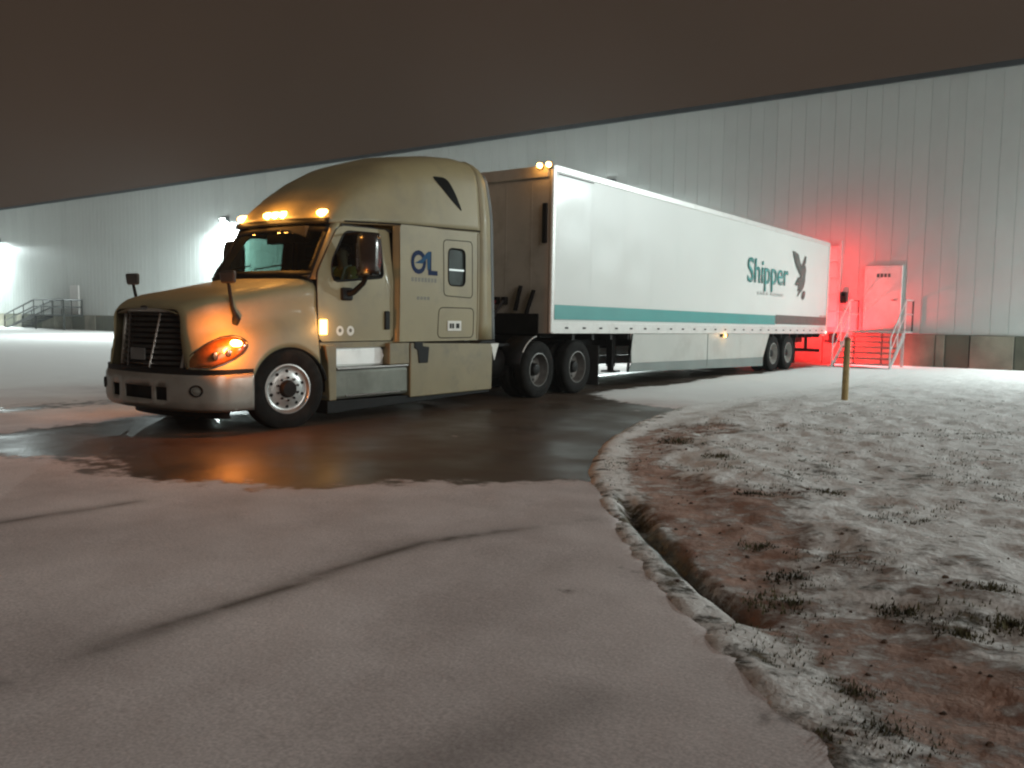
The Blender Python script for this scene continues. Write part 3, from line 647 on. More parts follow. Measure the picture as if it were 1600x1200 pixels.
# yellow marker post on the lawn
_pz = float(lawn_fields(np.array([-3.98]), np.array([14.55]))[0][0])
mp = thing('marker_post', 'slim faded yellow marker post standing in the snowy lawn', 'post', (-3.98, 14.55, _pz))
MB().tube([(0, 0, -.25), (0, 0, .5), (.006, 0, .98)], [.056, .052, .050], 14).build('shaft', YEL, mp, smooth=True)
MB().tube([(.006, 0, .975), (.006, 0, 1.01), (.006, 0, 1.035)], [.053, .053, .03], 14).build('cap', mat('red_lit_cap_tint', (.34, .16, .07), .6, 0, .2, 9), mp, smooth=True)  # red light on the post top is put into this orange colour

# ------------------------------------------------------------------ wheels
def tyre_prof(rad, w, rim):
    h = w / 2
    return [(-h * .80, rim), (-h * .96, rim + .05), (-h, rim + (rad - rim) * .5), (-h * .96, rad - .05), (-h * .80, rad - .012), (-h * .62, rad), (-h * .30, rad), (-h * .28, rad - .012), (-h * .22, rad - .012), (-h * .20, rad),
            (h * .20, rad), (h * .22, rad - .012), (h * .28, rad - .012), (h * .30, rad), (h * .62, rad), (h * .80, rad - .012), (h * .96, rad - .05), (h, rim + (rad - rim) * .5), (h * .96, rim + .05), (h * .80, rim)]
def disc_ring(g, x, rr, r, n, c=12, th=.004):
    for k in range(n):
        a = 2 * math.pi * (k + .5) / n; cy, cz = rr * math.cos(a), rr * math.sin(a)
        g.lathe_x([(x, .0005), (x + th, r * .98), (x - .01, r)], (0, cy, cz), c)
def ring_parts(name, e, x, rr, r, n, m, c=12, th=.004):
    me = MB().lathe_x([(x, .0005), (x + th, r * .98), (x - .01, r)], (0, 0, 0), c).mesh(name, m)
    for k in range(n):
        a = 2 * math.pi * (k + .5) / n; o = bpy.data.objects.new(name, me); link(o, e); o.location = (0, rr * math.cos(a), rr * math.sin(a))
def steer_wheel_part(parent, u, v, side):
    e = part_empty('wheel', parent, (u, v, .495)); e.rotation_euler = (0, 0, R(-11) + (0 if side > 0 else math.pi))
    MB().lathe_x(tyre_prof(.515, .28, .285), (0, 0, 0), 48).build('tyre', RUB, e, smooth=True)
    MB().lathe_x([(.105, .312), (.130, .312), (.132, .295), (.095, .272), (.088, .25), (.098, .20), (.105, .165), (.105, .10)], (0, 0, 0), 48).build('rim', ALU, e, smooth=True)
    MB().lathe_x([(.08, .115), (.150, .105), (.175, .09), (.178, .0005)], (0, 0, 0), 28).build('hub', BLK, e, smooth=True)
    ring_parts('hand_hole', e, .096, .222, .021, 10, BLK)
    ring_parts('lug_nut', e, .107, .142, .017, 10, DKCHROME, 6, .03)
    MB().lathe_x([(-.10, .285), (-.10, .02)], (0, 0, 0), 24).build('brake_drum', FRAME, e)
    return e
def dual_wheel(parent, u, v, side, rimmat, hub_r=.105, rot=0.0):
    e = part_empty('wheel', parent, (u, v, .505)); e.rotation_euler = (0, 0, 0 if side > 0 else math.pi)
    MB().lathe_x(tyre_prof(.505, .26, .285), (-.02, 0, 0), 44).build('tyre', RUB, e, smooth=True)
    MB().lathe_x(tyre_prof(.505, .26, .285), (-.345, 0, 0), 44).build('inner_tyre', RUB, e, smooth=True)
    MB().lathe_x([(.075, .300), (.098, .300), (.100, .287), (.060, .276), (-.01, .268), (-.06, .255), (-.085, .22), (-.09, .16), (-.09, .11)], (0, 0, 0), 44).build('rim', rimmat, e, smooth=True)
    MB().lathe_x([(-.09, .125), (-.02, .115), (.045, .10), (.06, .075), (.06, .0005)], (0, 0, 0), 24).build('hub', FRAME, e, smooth=True)
    ring_parts('hand_hole', e, -.083, .205, .028, 8, BLK)
    return e

# ------------------------------------------------------------------ semi trailer
TX, TY = -9.82, 12.49
HW = 1.30; TL = 16.12; TILT = .0068
tr = thing('semi_trailer', 'long white box trailer with teal stripe backed to the dock', 'trailer', (TX, TY, 0))
def tw(g): return g.warp(lambda u, v, z: (u, v, z - TILT * v))
ZB, ZT_ = 1.15, 4.12
# left wall: a few vertical sheets whose seams and faint buckles catch the light
def sheet_wall(u, sgn):
    nseg = 13
    for k in range(nseg):
        a, b = .10 + (TL - .16) * k / nseg, .10 + (TL - .16) * (k + 1) / nseg
        amp = .010 if k < 3 else .004
        rows = []
        for i in range(13):
            z = ZB + .20 + (ZT_ - .12 - ZB - .20) * i / 12
            rows.append([(u + sgn * (amp * math.sin(math.pi * j / 8) * (math.sin(1.3 * i + k * 2.1) * .6 + math.sin(.45 * i + k) * .6) * math.sin(math.pi * i / 12)), a + (b - a - .004) * j / 8, z) for j in range(9)])
        tw(MB().grid(rows)).build('side_sheet', WHITE_T, tr, smooth=True)
sheet_wall(HW, 1); sheet_wall(-HW, -1)
tw(MB().box((-HW + .02, .06, ZB + .05), (HW - .02, TL - .05, ZT_ - .05))).build('box_core', WHITE_T, tr)
for s in (-1, 1):
    a, b = (HW - .03, HW + .014) if s > 0 else (-HW - .014, -HW + .03)
    tw(MB().box((a, .05, ZB), (b, TL, ZB + .205))).build('bottom_rail', RAIL_T, tr, bevel=.008)
    tw(MB().box((a, .05, ZT_ - .125), (b, TL, ZT_))).build('top_rail', RAIL_T, tr, bevel=.012)
    tw(MB().box((s * HW - .06, -.01, ZB), (s * HW + .016, .11, ZT_))).build('front_corner_post', RAIL_T, tr, bevel=.03, seg=3)
    tw(MB().box((s * HW - .07, TL - .09, ZB - .02), (s * HW + .017, TL + .03, ZT_ - .02))).build('rear_corner_post', RAIL_T, tr, bevel=.01)
# tie points along the lower rail
for k in range(26):
    v = .45 + k * .605
    tw(MB().box((HW + .012, v, ZB + .085), (HW + .0175, v + .11, ZB + .118))).build('tie_slot', FRAME, tr)
tw(MB().box((-HW, 0, ZT_ - .06), (HW, TL, ZT_ - .012))).build('roof', WHITE_T, tr)
tw(MB().box((-HW + .06, .0, ZB + .0), (HW - .06, .058, ZT_ - .02))).build('nose_wall', NOSE_T, tr)
for u in (-.85, -.28, .28, .85): tw(MB().box((u - .012, -.004, ZB + .05), (u + .012, -.0005, ZT_ - .1))).build('nose_post', NOSE_T, tr, bevel=.004)
tw(MB().box((-HW + .08, -.03, ZT_ - .22), (HW - .08, -.001, ZT_ - .02))).build('nose_rail', NOSE_T, tr, bevel=.01)
tw(MB().box((HW - .19, -.05, 2.75), (HW - .10, -.001, 3.45))).build('manual_box', FRAME, tr, bevel=.01)
tw(MB().box((-1.05, -.035, ZB - .02), (1.05, -.001, 1.50))).build('nose_kick_plate', FRAME, tr, bevel=.01)
for u, m in ((.12, HOSER), (.30, HOSE), (-.10, HOSE)):
    MB().box((u - .05, -.10, 1.66), (u + .05, -.001, 1.80)).build('air_coupling', FRAME, tr, bevel=.01)
    pts = catmull([(u, -.10, 1.72), (u + .03, -.32, 1.55), (u + .08, -.6, 1.35), (u + .02, -.85, 1.5), (u * .6, -1.12, 1.85)], 18)
    MB().tube(pts, .028, 8).build('air_hose', m, tr, smooth=True)
for k, (u0, z0, u1, z1) in enumerate(((.55, 1.55, .66, 2.0), (.80, 1.5, .95, 1.92), (-.35, 1.55, -.25, 2.05))):
    MB().bar((u0, -.04, z0), (u1, -.03, z1), .10, .04).build('grime_strap', FRAME, tr)
# nose marker lamps
for u in (1.06, 1.25, -1.06, -1.25):
    MB().box((u - .05, -.055, ZT_ - .075), (u + .05, -.031, ZT_ + .03)).build('lamp_housing', FRAME, tr)
    MB().tube([(u, -.105, ZT_ - .02), (u, -.056, ZT_ - .02)], [.040, .048], 14).build('marker_lamp', AMBER, tr, smooth=True)
    lamp_light('marker_glow', tr, (u, -.17, ZT_ - .02), 2.0, (1, .45, .10), size=.04)
# stripes, lettering and emblem on the left side
SU = HW + .0155
def flat(name, pts, m, parent=tr, off=SU): 
    return tw(MB().poly([(off, v, z) for v, z in pts])).build(name, m, parent, fix=False)
def sgrid(name, v0, v1, z0, z1, m, off):
    n = 24
    return tw(MB().grid([[(off, v0 + (v1 - v0) * j / n, z) for j in range(n + 1)] for z in (z0, z1)])).build(name, m, tr, fix=False)
sgrid('teal_stripe', .10, 11.28, 1.405, 1.665, TEAL, HW + .0165)
sgrid('dark_stripe', 11.30, 16.02, 1.425, 1.685, GREYV, HW + .0165)
for k in range(2): sgrid('side_reflector', 15.3 + .4 * k, 15.6 + .4 * k, 1.70, 1.735, mat('worn_reflective_tape', (.42, .22, .19), .4, 0, .2, 8), HW + .0165)
DECU = HW + .026
sh = text_mesh('Shipper', 'lettering', TEAL, tr, lambda a, b: (DECU, 9.10 + a, 2.31 - .016 * a * 0 + b - TILT * 10), 3.12, .86, bold=.008)
me_ = sh.data; mo_ = sh.modifiers.new('bold', 'SOLIDIFY'); mo_.thickness = .004
# small illegible line under the name
for a, w in ((9.86, .20), (10.10, .16), (10.30, .22), (10.56, .14), (10.86, .12), (11.02, .2), (11.26, .18), (11.48, .2), (11.72, .16)):
    flat('lettering_line', [(a, 2.22), (a + w * .85, 2.22), (a + w * .85, 2.30), (a, 2.30)], PALEV, off=DECU)
EMB = dict(wing=[(12.53, 3.49), (12.72, 3.49), (13.05, 3.42), (13.22, 3.2), (13.39, 3.06), (13.7, 3.14), (13.79, 3.0), (13.73, 2.8), (13.4, 2.71), (13.24, 2.84), (12.96, 3.0), (12.76, 3.17), (12.63, 3.33)],
           upper_wing=[(13.34, 3.07), (13.51, 3.22), (13.68, 3.42), (13.76, 3.4), (13.72, 3.21), (13.53, 3.08)],
           body=[(13.1, 2.75), (13.72, 2.81), (13.72, 2.65), (13.61, 2.47), (13.39, 2.33), (13.09, 2.17), (13.06, 2.18), (13.24, 2.36), (13.01, 2.34), (13.19, 2.49), (12.85, 2.51), (12.97, 2.64)],
           tail=[(13.62, 2.38), (13.78, 2.32), (13.75, 2.2), (13.6, 2.08), (13.46, 2.17), (13.51, 2.27)])
em = part_empty('emblem', tr)
for i, (k, pts) in enumerate(EMB.items()):
    MB().poly([(DECU + .001 * i, v, z) for v, z in reversed(pts)]).build(k, GREYV, em, fix=False)
# small seam line and rivets hint near the front corner
tw(MB().box((HW + .0135, .17, 3.96), (HW + .0165, 1.35, 3.975))).build('rail_seam', FRAME, tr)
# underside: rails, cross members, landing gear, skirt
for u in (-.55, .55): tw(MB().box((u - .06, 1.6, .86), (u + .06, TL - .3, 1.148))).build('floor_rail', FRAME, tr)
for k in range(22): tw(MB().box((-HW + .05, .8 + k * .7, 1.03), (HW - .05, .88 + k * .7, 1.147))).build('cross_member', FRAME, tr)
MB().box((-.9, .25, 1.06), (.9, 1.9, 1.145)).build('kingpin_plate', FRAME, tr)
for u in (-.95, .95):
    MB().box((u - .07, 2.68, .45), (u + .07, 2.82, 1.12)).build('landing_leg', FRAME, tr, bevel=.008)
    MB().box((u - .05, 2.70, .36), (u + .05, 2.80, .46)).build('landing_leg', FRAME, tr)
    MB().box((u - .14, 2.60, .33), (u + .14, 2.90, .365)).build('landing_foot', FRAME, tr)
MB().bar((-.95, 2.75, .85), (.95, 2.75, .85), .06).build('landing_brace', FRAME, tr)
for s in (-1, 1):
    u = s * (HW - .03)
    def sk(z0, z1, name, m, du=0.0):
        n = 8; rows = []
        for zf in (0, 1):
            row = []
            for j in range(n + 1):
                v0 = 2.98 + (3.12 - 2.98) * (1 - zf); v1 = 10.98 - .48 * (1 - zf)
                z = (z0 + (z1 - z0) * zf)
                # lower edge follows the floor slope a little and the front corner is cut back
                row.append((u + s * du, v0 + (v1 - v0) * j / n, z - (.0 + .006 * j) * (1 if zf == 0 else .4)))
            rows.append(row)
        return MB().grid(rows).build(name, m, tr, solid=.012)
    for j in range(1):
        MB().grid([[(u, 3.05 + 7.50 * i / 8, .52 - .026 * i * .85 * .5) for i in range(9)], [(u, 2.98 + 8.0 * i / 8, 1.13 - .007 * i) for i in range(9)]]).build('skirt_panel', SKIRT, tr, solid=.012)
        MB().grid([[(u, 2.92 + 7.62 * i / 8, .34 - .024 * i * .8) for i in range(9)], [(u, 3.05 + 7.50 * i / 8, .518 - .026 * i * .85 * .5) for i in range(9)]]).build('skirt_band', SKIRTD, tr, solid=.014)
    MB().bar((u, 2.90, .34), (u + s * .004, 3.03, 1.12), .05, .03).build('skirt_edge', FRAME, tr)
    MB().box((u - .012, 6.8, .30), (u + s * .0 + .012, 6.83, 1.1)).build('skirt_joint', SKIRTD, tr)
# side marker under the rail
MB().box((HW - .02, 7.55, 1.02), (HW + .02, 7.95, 1.085)).build('marker_bracket', FRAME, tr)
MB().tube([(HW + .0, 7.74, 1.05), (HW + .05, 7.74, 1.05)], [.05, .038], 12).build('side_marker_lamp', AMBER_S, tr, smooth=True)
lamp_light('side_marker_glow', tr, (HW + .12, 7.74, 1.05), 1.6, (1, .55, .2), size=.04)
# bogie
for v in (11.43, 12.67):
    for s in (-1, 1): dual_wheel(tr, s * 1.155, v, s, ALUDULL)
    MB().tube([(-1.0, v, .505), (1.0, v, .505)], .065, 12).build('axle', FRAME, tr, smooth=True)
for u in (-.52, .52): MB().box((u - .05, 10.7, .66), (u + .05, 13.4, .88)).build('bogie_rail', FRAME, tr)
for s in (-1, 1):
    MB().box((s * .90 - .30, 13.42, .16), (s * .90 + .30, 13.435, .95)).build('mud_flap', MUDFLAP, tr)
# rear: doors, underride guard, lamps
for s in (-1, 1):
    tw(MB().box((min(s * .01, s * 1.22), TL - .06, ZB + .06), (max(s * .01, s * 1.22), TL - .01, ZT_ - .1))).build('rear_door', WHITE_T, tr, bevel=.006)
    MB().bar((s * .7, TL - .15, .48), (s * .7, TL - .15, 1.02), .08).build('guard_post', FRAME, tr)
MB().box((-1.15, TL - .20, .44), (1.15, TL - .10, .54)).build('underride_guard', FRAME, tr, bevel=.008)
tw(MB().box((-HW, TL - .1, ZB - .04), (HW, TL + .028, ZB + .055))).build('rear_sill', RAIL_T, tr)
for s in (-1, 1):
    for j in range(2):
        u = s * (1.20 - .26 * j)
        MB().tube([(u, TL + .031, 1.03), (u, TL + .06, 1.03)], [.06, .05], 14).build('tail_lamp', REDL, tr, smooth=True)
    lamp_light('tail_glow', tr, (s * 1.07, TL + .10, 1.03), 330 if s > 0 else 80, (1, .015, .02), 'AREA', .22, (.42 if s > 0 else 0, 1, -.32))
    MB().tube([(s * 1.22, TL + .031, 3.86), (s * 1.22, TL + .05, 3.86)], [.045, .035], 12).build('tail_lamp', REDL, tr, smooth=True)
lamp_light('tail_glow', tr, (1.20, TL + .10, 3.80), 24, (1, .02, .03), 'AREA', .12, (.15, 1, -.2))
for u in (-.25, 0, .25):
    MB().tube([(u, TL + .031, 3.93), (u, TL + .05, 3.93)], [.035, .03], 12).build('tail_lamp', REDL, tr, smooth=True)
lamp_light('tail_glow', tr, (0, TL + .10, 3.90), 10, (1, .02, .025), 'AREA', .12, (0, 1, 0))
MB().tube([(HW + .02, TL - .12, 1.09), (HW + .05, TL - .12, 1.09)], [.035, .028], 12).build('rear_marker_lamp', emit('pale_red_marker', (1, .35, .28), 6), tr, smooth=True)

# ------------------------------------------------------------------ tractor unit
tk = thing('semi_truck', 'tan sleeper cab semi truck with lit amber roof lamps', 'truck', (-9.68, 6.80, 0), R(1.5))

# hood and front fenders: one lofted skin with the wheel arches left open
HST = [  # v, half section control points (u, z) from the centre line down to the sill
    (-1.27, [(0, 1.475), (.40, 1.468), (.665, 1.425), (.705, 1.15), (.75, .92), (.82, .735)]),
    (-1.20, [(0, 1.55), (.44, 1.54), (.735, 1.475), (.80, 1.18), (.87, .97), (.93, .73)]),
    (-1.05, [(0, 1.61), (.48, 1.60), (.84, 1.535), (.88, 1.22), (.99, 1.03), (1.06, .71)]),
    (-.85, [(0, 1.67), (.52, 1.66), (.90, 1.585), (.96, 1.27), (1.08, 1.06), (1.14, .69)]),
    (-.55, [(0, 1.735), (.54, 1.72), (.93, 1.63), (1.00, 1.32), (1.11, 1.10), (1.175, .66)]),
    (-.15, [(0, 1.81), (.58, 1.795), (.985, 1.715), (1.03, 1.40), (1.12, 1.14), (1.185, .64)]),
    (.20, [(0, 1.875), (.60, 1.86), (1.025, 1.785), (1.055, 1.46), (1.115, 1.16), (1.18, .66)]),
    (.43, [(0, 1.915), (.62, 1.905), (1.03, 1.82), (1.075, 1.52), (1.11, 1.18), (1.165, .70)]),
]
AC, AA, AB = -.06, .60, .545
def arch_z(v):
    q = 1 - ((v - AC) / AA) ** 2
    return .47 + AB * math.sqrt(q) if q > 0 else None
hv = np.array([s[0] for s in HST]); hp = np.array([s[1] for s in HST])
def hood_ctrl(v):
    i = int(np.clip(np.searchsorted(hv, v) - 1, 0, len(hv) - 2)); f = (v - hv[i]) / (hv[i + 1] - hv[i])
    p0, p1, p2, p3 = hp[max(i - 1, 0)], hp[i], hp[i + 1], hp[min(i + 2, len(hv) - 1)]
    return .5 * ((2 * p1) + (-p0 + p2) * f + (2 * p0 - 5 * p1 + 4 * p2 - p3) * f * f + (-p0 + 3 * p1 - 3 * p2 + p3) * f ** 3)
def hood_sec(v, n=26):
    c = hood_ctrl(v).copy(); lz = arch_z(v)
    pts = catmull(c, 60)
    if lz:
        keep = [p for p in pts if p[1] > lz]; u_at = np.interp(lz, pts[::-1, 1], pts[::-1, 0]); keep.append(np.array([u_at, lz])); pts = np.array(keep)
    return resample(pts, n, closed=False)
def hood_u(v, z):
    p = catmull(hood_ctrl(v), 80); return float(np.interp(z, p[::-1, 1], p[::-1, 0]))
vs_h = sorted(set(list(np.linspace(-1.27, .43, 30)) + list(np.linspace(AC - AA + .001, AC - AA + .06, 5)) + list(np.linspace(AC - AA - .01, .43, 24))))
rows = []
for v in vs_h:
    s = hood_sec(v)
    rows.append([(-a, v, b) for a, b in s[::-1]] + [(a, v, b) for a, b in s[1:]])
hood = MB().grid(rows).build('hood', TAN, tk, smooth=True, solid=.02)
# crease along the hood side and the seam between hood and cab
for s in (-1, 1):
    pts = [(s * (hood_u(v, z) + .003), v, z) for v, z in zip(np.linspace(-.62, .43, 22), np.linspace(1.20, 1.50, 22))]
    MB().tube(pts, .008, 6).build('hood_crease', TAN, hood, smooth=True)
    pts = [(s * (hood_u(.43, z) + .004), .438, z) for z in np.linspace(.72, 1.80, 14)]
    MB().tube(pts, .009, 6).build('hood_seam', BLK, hood)
# arch lip and wheel-well liner
for s in (-1, 1):
    pts = []
    for a in np.linspace(math.pi * 1.0, 0.20, 30):
        v = AC + AA * math.cos(a); z = .47 + AB * math.sin(a)
        pts.append((s * (hood_u(min(v, .43), max(z, .72)) - .012), v, z))
    MB().tube(pts, .022, 6).build('arch_lip', BLK, tk, smooth=True)
    arc = [(AC + (AA + .01) * math.cos(a), .47 + (AB + .01) * math.sin(a)) for a in np.linspace(math.pi * 1.05, -.1, 26)]
    MB().grid([[(s * uu, v, z) for v, z in arc] for uu in (1.12, .55)]).build('wheel_well', BLK, tk, smooth=True)
MB().box((-.56, -.75, .55), (.56, .55, 1.2)).build('engine_bay', FRAME, tk)

# front bumper with three openings
def bump_plan(n=41):
    pts = [(-1.20, -.64), (-1.20, -.85), (-1.185, -1.02), (-1.12, -1.14), (-.98, -1.235), (-.75, -1.32), (-.4, -1.375), (0, -1.39), (.4, -1.375), (.75, -1.32), (.98, -1.235), (1.12, -1.14), (1.185, -1.02), (1.20, -.85), (1.20, -.64)]
    return catmull(pts, n)
bp_ = bump_plan(81)
zrow = [.285, .33, .40, .555, .66, .70, .715]
inset = [.05, .012, 0, 0, .004, .02, .05]
openings = [(-.60, -.40), (-.30, .27), (.36, .58)]
g = MB()
rowsb = [[(p[0] * (1 - q * .4), p[1] + q * (1 if abs(p[1]) > .9 else .3), z) for p in bp_] for z, q in zip(zrow, inset)]
n_ = len(bp_); vsb = [p for r in rowsb for p in r]; fsb = []
for i in range(len(zrow) - 1):
    for j in range(n_ - 1):
        um = (bp_[j][0] + bp_[j + 1][0]) / 2
        if i == 2 and bp_[j][1] < -1.2 and any(a < um < b for a, b in openings): continue
        fsb.append((i * n_ + j, i * n_ + j + 1, (i + 1) * n_ + j + 1, (i + 1) * n_ + j))
g.add(vsb, fsb); bumper = g.build('bumper', BUMP, tk, smooth=True, solid=.018)
MB().grid([[(p[0] * .93, p[1] + .075, z) for p in bp_[12:69]] for z in (.36, .60)]).build('intake_back', BLK, tk)
MB().grid([[(p[0] * .985, p[1] + .015, z) for p in bp_] for z in (.69, .775)]).build('bumper_gap', BLK, tk)
MB().grid([[(p[0] * .82, p[1] + .28, z) for p in bp_[14:67]] for z in (.17, .32)]).build('air_dam', BLK, tk)
for s in (-1, 1):
    fl = part_empty('fog_lamp', tk, (s * .96, -1.248, .53)); fl.rotation_euler = (0, 0, s * R(24))
    MB().lathe_x([(0, .085), (.016, .085), (.018, .070), (-.01, .066)], (0, 0, 0), 20).warp(lambda a, b, c: (b, -a - .005, c * .8)).build('ring', BLK, fl, smooth=True)
    MB().lathe_x([(0, .068), (.012, .04), (.016, .0005)], (0, 0, 0), 20).warp(lambda a, b, c: (b, -a - .002, c * .8)).build('lens', mat('clear_lamp_lens', (.30, .31, .28), .12, .5, .2, 10), fl, smooth=True)
# grille: dark recess, bent slats, frame
GB, GT = .775, 1.435
def g_v(u, z): return -1.385 + .10 * (abs(u) / .7) ** 2 + .10 * max(0, abs(u) - .36) / .34 + (z - GB) * .155
MB().grid([[(u, g_v(u, z) + .075, z) for u in np.linspace(-.70, .70, 13)] for z in np.linspace(GB, GT, 5)]).build('grille_back', BLK, tk)
gr = part_empty('grille', tk)
for k in range(10):
    z = GB + .045 + (GT - GB - .08) * k / 9; w = .61 + .06 * k / 9
    us = [-w, -.36, 0, .36, w]
    g = MB(); r0 = [(u, g_v(u, z) + .005, z - .010) for u in us]; r1 = [(u, g_v(u, z) - .012, z) for u in us]; r2 = [(u, g_v(u, z) + .03, z + .022) for u in us]
    g.grid([r0, r1, r2]); g.build('slat', mat('dark_grille_slat', (.11, .105, .098), .32, .7, .2, 8), gr, solid=.006)
for s in (-1, 1):
    MB().tube([(s * (.63 + .07 * (z - GB) / (GT - GB)), g_v(.67, z) - .004, z) for z in np.linspace(GB - .02, GT, 8)], 0.030, 8).build('grille_frame', ALUDULL, gr, smooth=True)
    MB().tube([(s * (.22 + .10 * (z - GB) / (GT - GB)), g_v(.3, z) - .012, z) for z in np.linspace(GB, GT - .02, 8)], .014, 6).build('grille_glint', DKCHROME if s < 0 else CHROME, gr, smooth=True)  # added rods; the chrome one draws the light glinting on the slat bend
MB().tube([(u, g_v(u, GT + .01) - .004, GT + .012 - .03 * (abs(u) / .68) ** 4) for u in np.linspace(-.70, .70, 15)], .022, 8).build('grille_frame', BUMP, gr, smooth=True)
MB().tube([(u, g_v(u, GB) - .002, GB - .012) for u in np.linspace(-.67, .67, 15)], .022, 8).build('grille_frame', BLK, gr, smooth=True)
MB().box((-.15, g_v(0, .93) - .028, .86), (.15, g_v(0, .93) - .018, 1.00)).build('number_plate', mat('grey_plate', (.12, .12, .115), .5, 0, .15, 9), tk)
MB().lathe_x([(0, .075), (.012, .07), (.016, .0005)], (0, 0, 0), 20).warp(lambda a, b, c: (b, -1.262 - a - .03, 1.475 + c * .42)).build('badge', DKCHROME, tk, smooth=True)
# nose filler between grille and hood edge
MB().grid([[(u, -1.275 + .012 * abs(u), 1.475 - .06 * (abs(u) / .6) ** 3) for u in np.linspace(-.62, .62, 13)], [(u, g_v(u, GT) + .02, GT + .005 - .03 * (abs(u) / .62) ** 4) for u in np.linspace(-.62, .62, 13)]]).build('nose_panel', TAN, tk, smooth=True, solid=.01)

# headlamps
HL = [(-1.262, .785), (-1.258, .87), (-1.215, .96), (-1.13, 1.04), (-1.04, 1.10), (-.93, 1.145), (-.82, 1.16), (-.72, 1.135), (-.66, 1.085), (-.675, 1.02), (-.74, .955), (-.84, .895), (-.97, .83), (-1.10, .785)]
for s in (-1, 1):
    hd = part_empty('headlight', tk)
    out = resample(HL, 44); cen = np.mean(out, 0); rings = []
    for k, (f, lift) in enumerate(((1.0, .004), (.9, .022), (.7, .034), (.4, .040), (.04, .042))):
        q = cen + (out - cen) * f
        rings.append([(s * (hood_u(a, b) + lift), a - lift * .5, b) for a, b in q])
    MB().grid(rings, closed=True).build('lens', LENS, hd, smooth=True)
    MB().tube([(s * (hood_u(a, b) + .006), a, b) for a, b in np.vstack([out, out[:1]])], .012, 6).build('bezel', DKCHROME, hd, smooth=True)
    for (a, b, r) in ((-1.03, .93, .055), (-.90, .965, .05)):
        c0 = (s * (hood_u(a, b) + .036), a - .02, b)
        MB().lathe_x([(0, r), (.012, r * .8), (.016, .0005)], (0, 0, 0), 18).warp(lambda x, y, z, c0=c0: (c0[0] + s * x, c0[1] + y - x * .7, c0[2] + z)).build('projector', DKCHROME, hd, smooth=True)
    a, b = -.815, 1.075; c0 = (s * (hood_u(a, b) + .040), a - .01, b)
    MB().lathe_x([(0, .066), (.016, .052), (.022, .0005)], (0, 0, 0), 18).warp(lambda x, y, z, c0=c0: (c0[0] + s * x, c0[1] + y * 1.25, c0[2] + z * .62 + y * -.10)).build('turn_signal', AMBER_T, hd, smooth=True)
    lamp_light('turn_glow', hd, (s * (hood_u(a, b) + .17), a - .16, b + .0), 46.0 if s > 0 else 7.0, (1, .26, .03), size=.05)

# cab shell
def cu(z): return 1.085 - .10 * max(0, z - 1.9) / .75
def ring_panel(name, outer, inner, uf, m, s, n=64, solid=.02, parent=tk):
    o = resample(outer, n); i = resample(inner, n)
    # start both outlines at their lowest front corner so the strips do not twist
    def start(P): 
        k = int(np.argmin(P[:, 0] + P[:, 1])); return np.roll(P, -k, 0)
    o, i = start(o), start(i); rows = []
    for f in np.linspace(0, 1, 5):
        q = o * (1 - f) + i * f; rows.append([(s * uf(a, b), a, b) for a, b in q])
    return MB().grid(rows, closed=True).build(name, m, parent, smooth=False, solid=solid)
DOOR = round_poly([(.455, 1.075), (1.835, 1.075), (1.845, 2.63), (.88, 2.61), (.43, 1.95)], [.05, .05, .07, .10, .10])
DWIN = round_poly([(.70, 1.86), (1.655, 1.955), (1.66, 2.565), (.99, 2.545), (.685, 2.10)], [.08, .07, .07, .10, .2])
for s in (-1, 1):
    dr = ring_panel('door', DOOR, DWIN, lambda a, b: cu(b) + .012, TAN, s)
    MB().poly([(s * (cu(b) + .002), a, b) for a, b in resample(DWIN, 40)]).build('door_window', GLASS_S if s > 0 else glass('far_side_glass', (.17, .28, .245)), dr, fix=False)
    w2 = resample(DWIN, 48)
    MB().tube([(s * (cu(b) + .016), a, b) for a, b in np.vstack([w2, w2[:1]])], .016, 6).build('window_seal', BLK, dr, smooth=True)
    o2 = resample(DOOR, 70)
    MB().tube([(s * (cu(b) + .004), a, b) for a, b in np.vstack([o2, o2[:1]]) * [1, 1]], .011, 6).build('door_gap', BLK, dr)
    MB().box((min(s * (cu(1) + .020), s * (cu(1) + .05)), 1.655, 1.23), (max(s * (cu(1) + .020), s * (cu(1) + .05)), 1.755, 1.49)).build('door_handle', BLK, dr, bevel=.03, seg=3)
    # lamp on the cowl just ahead of the door
    uu = hood_u(.43, 1.26)
    MB().box((min(s * (uu + .004), s * (uu + .03)), .455, 1.165), (max(s * (uu + .004), s * (uu + .03)), .585, 1.365)).build('side_turn_lamp', AMBER_S, tk, bevel=.015)
    lamp_light('side_turn_glow', tk, (s * (uu + .16), .50, 1.26), 3.6, (1, .48, .12), size=.05)
    for a, r in ((.82, .066), (1.01, .066)):
        MB().poly([(s * (cu(1.2) + .0235), a + r * math.cos(t), 1.215 + r * math.sin(t)) for t in np.linspace(0, 6.283, 25)[:-1]]).build('round_sticker', WHITEV, dr, fix=False)
        MB().poly([(s * (cu(1.2) + .0245), a + .03 * math.cos(t), 1.22 + .03 * math.sin(t)) for t in np.linspace(0, 6.283, 7)[:-1]]).build('round_sticker_mark', FAINTV, dr, fix=False)
    # cowl side, A pillar, sill
    MB().grid([[(s * cu(b), a, b) for a, b in ((.437, 1.05), (.437, 1.5), (.437, 1.93))], [(s * (cu(b) + .004), a, b) for a, b in ((.47, 1.05), (.47, 1.5), (.47, 1.93))]]).build('cowl_side', TAN, tk)
    MB().box((min(s * .98, s * 1.088), .45, .985), (max(s * .98, s * 1.088), 1.86, 1.062)).build('sill', TAN_LOW, tk)
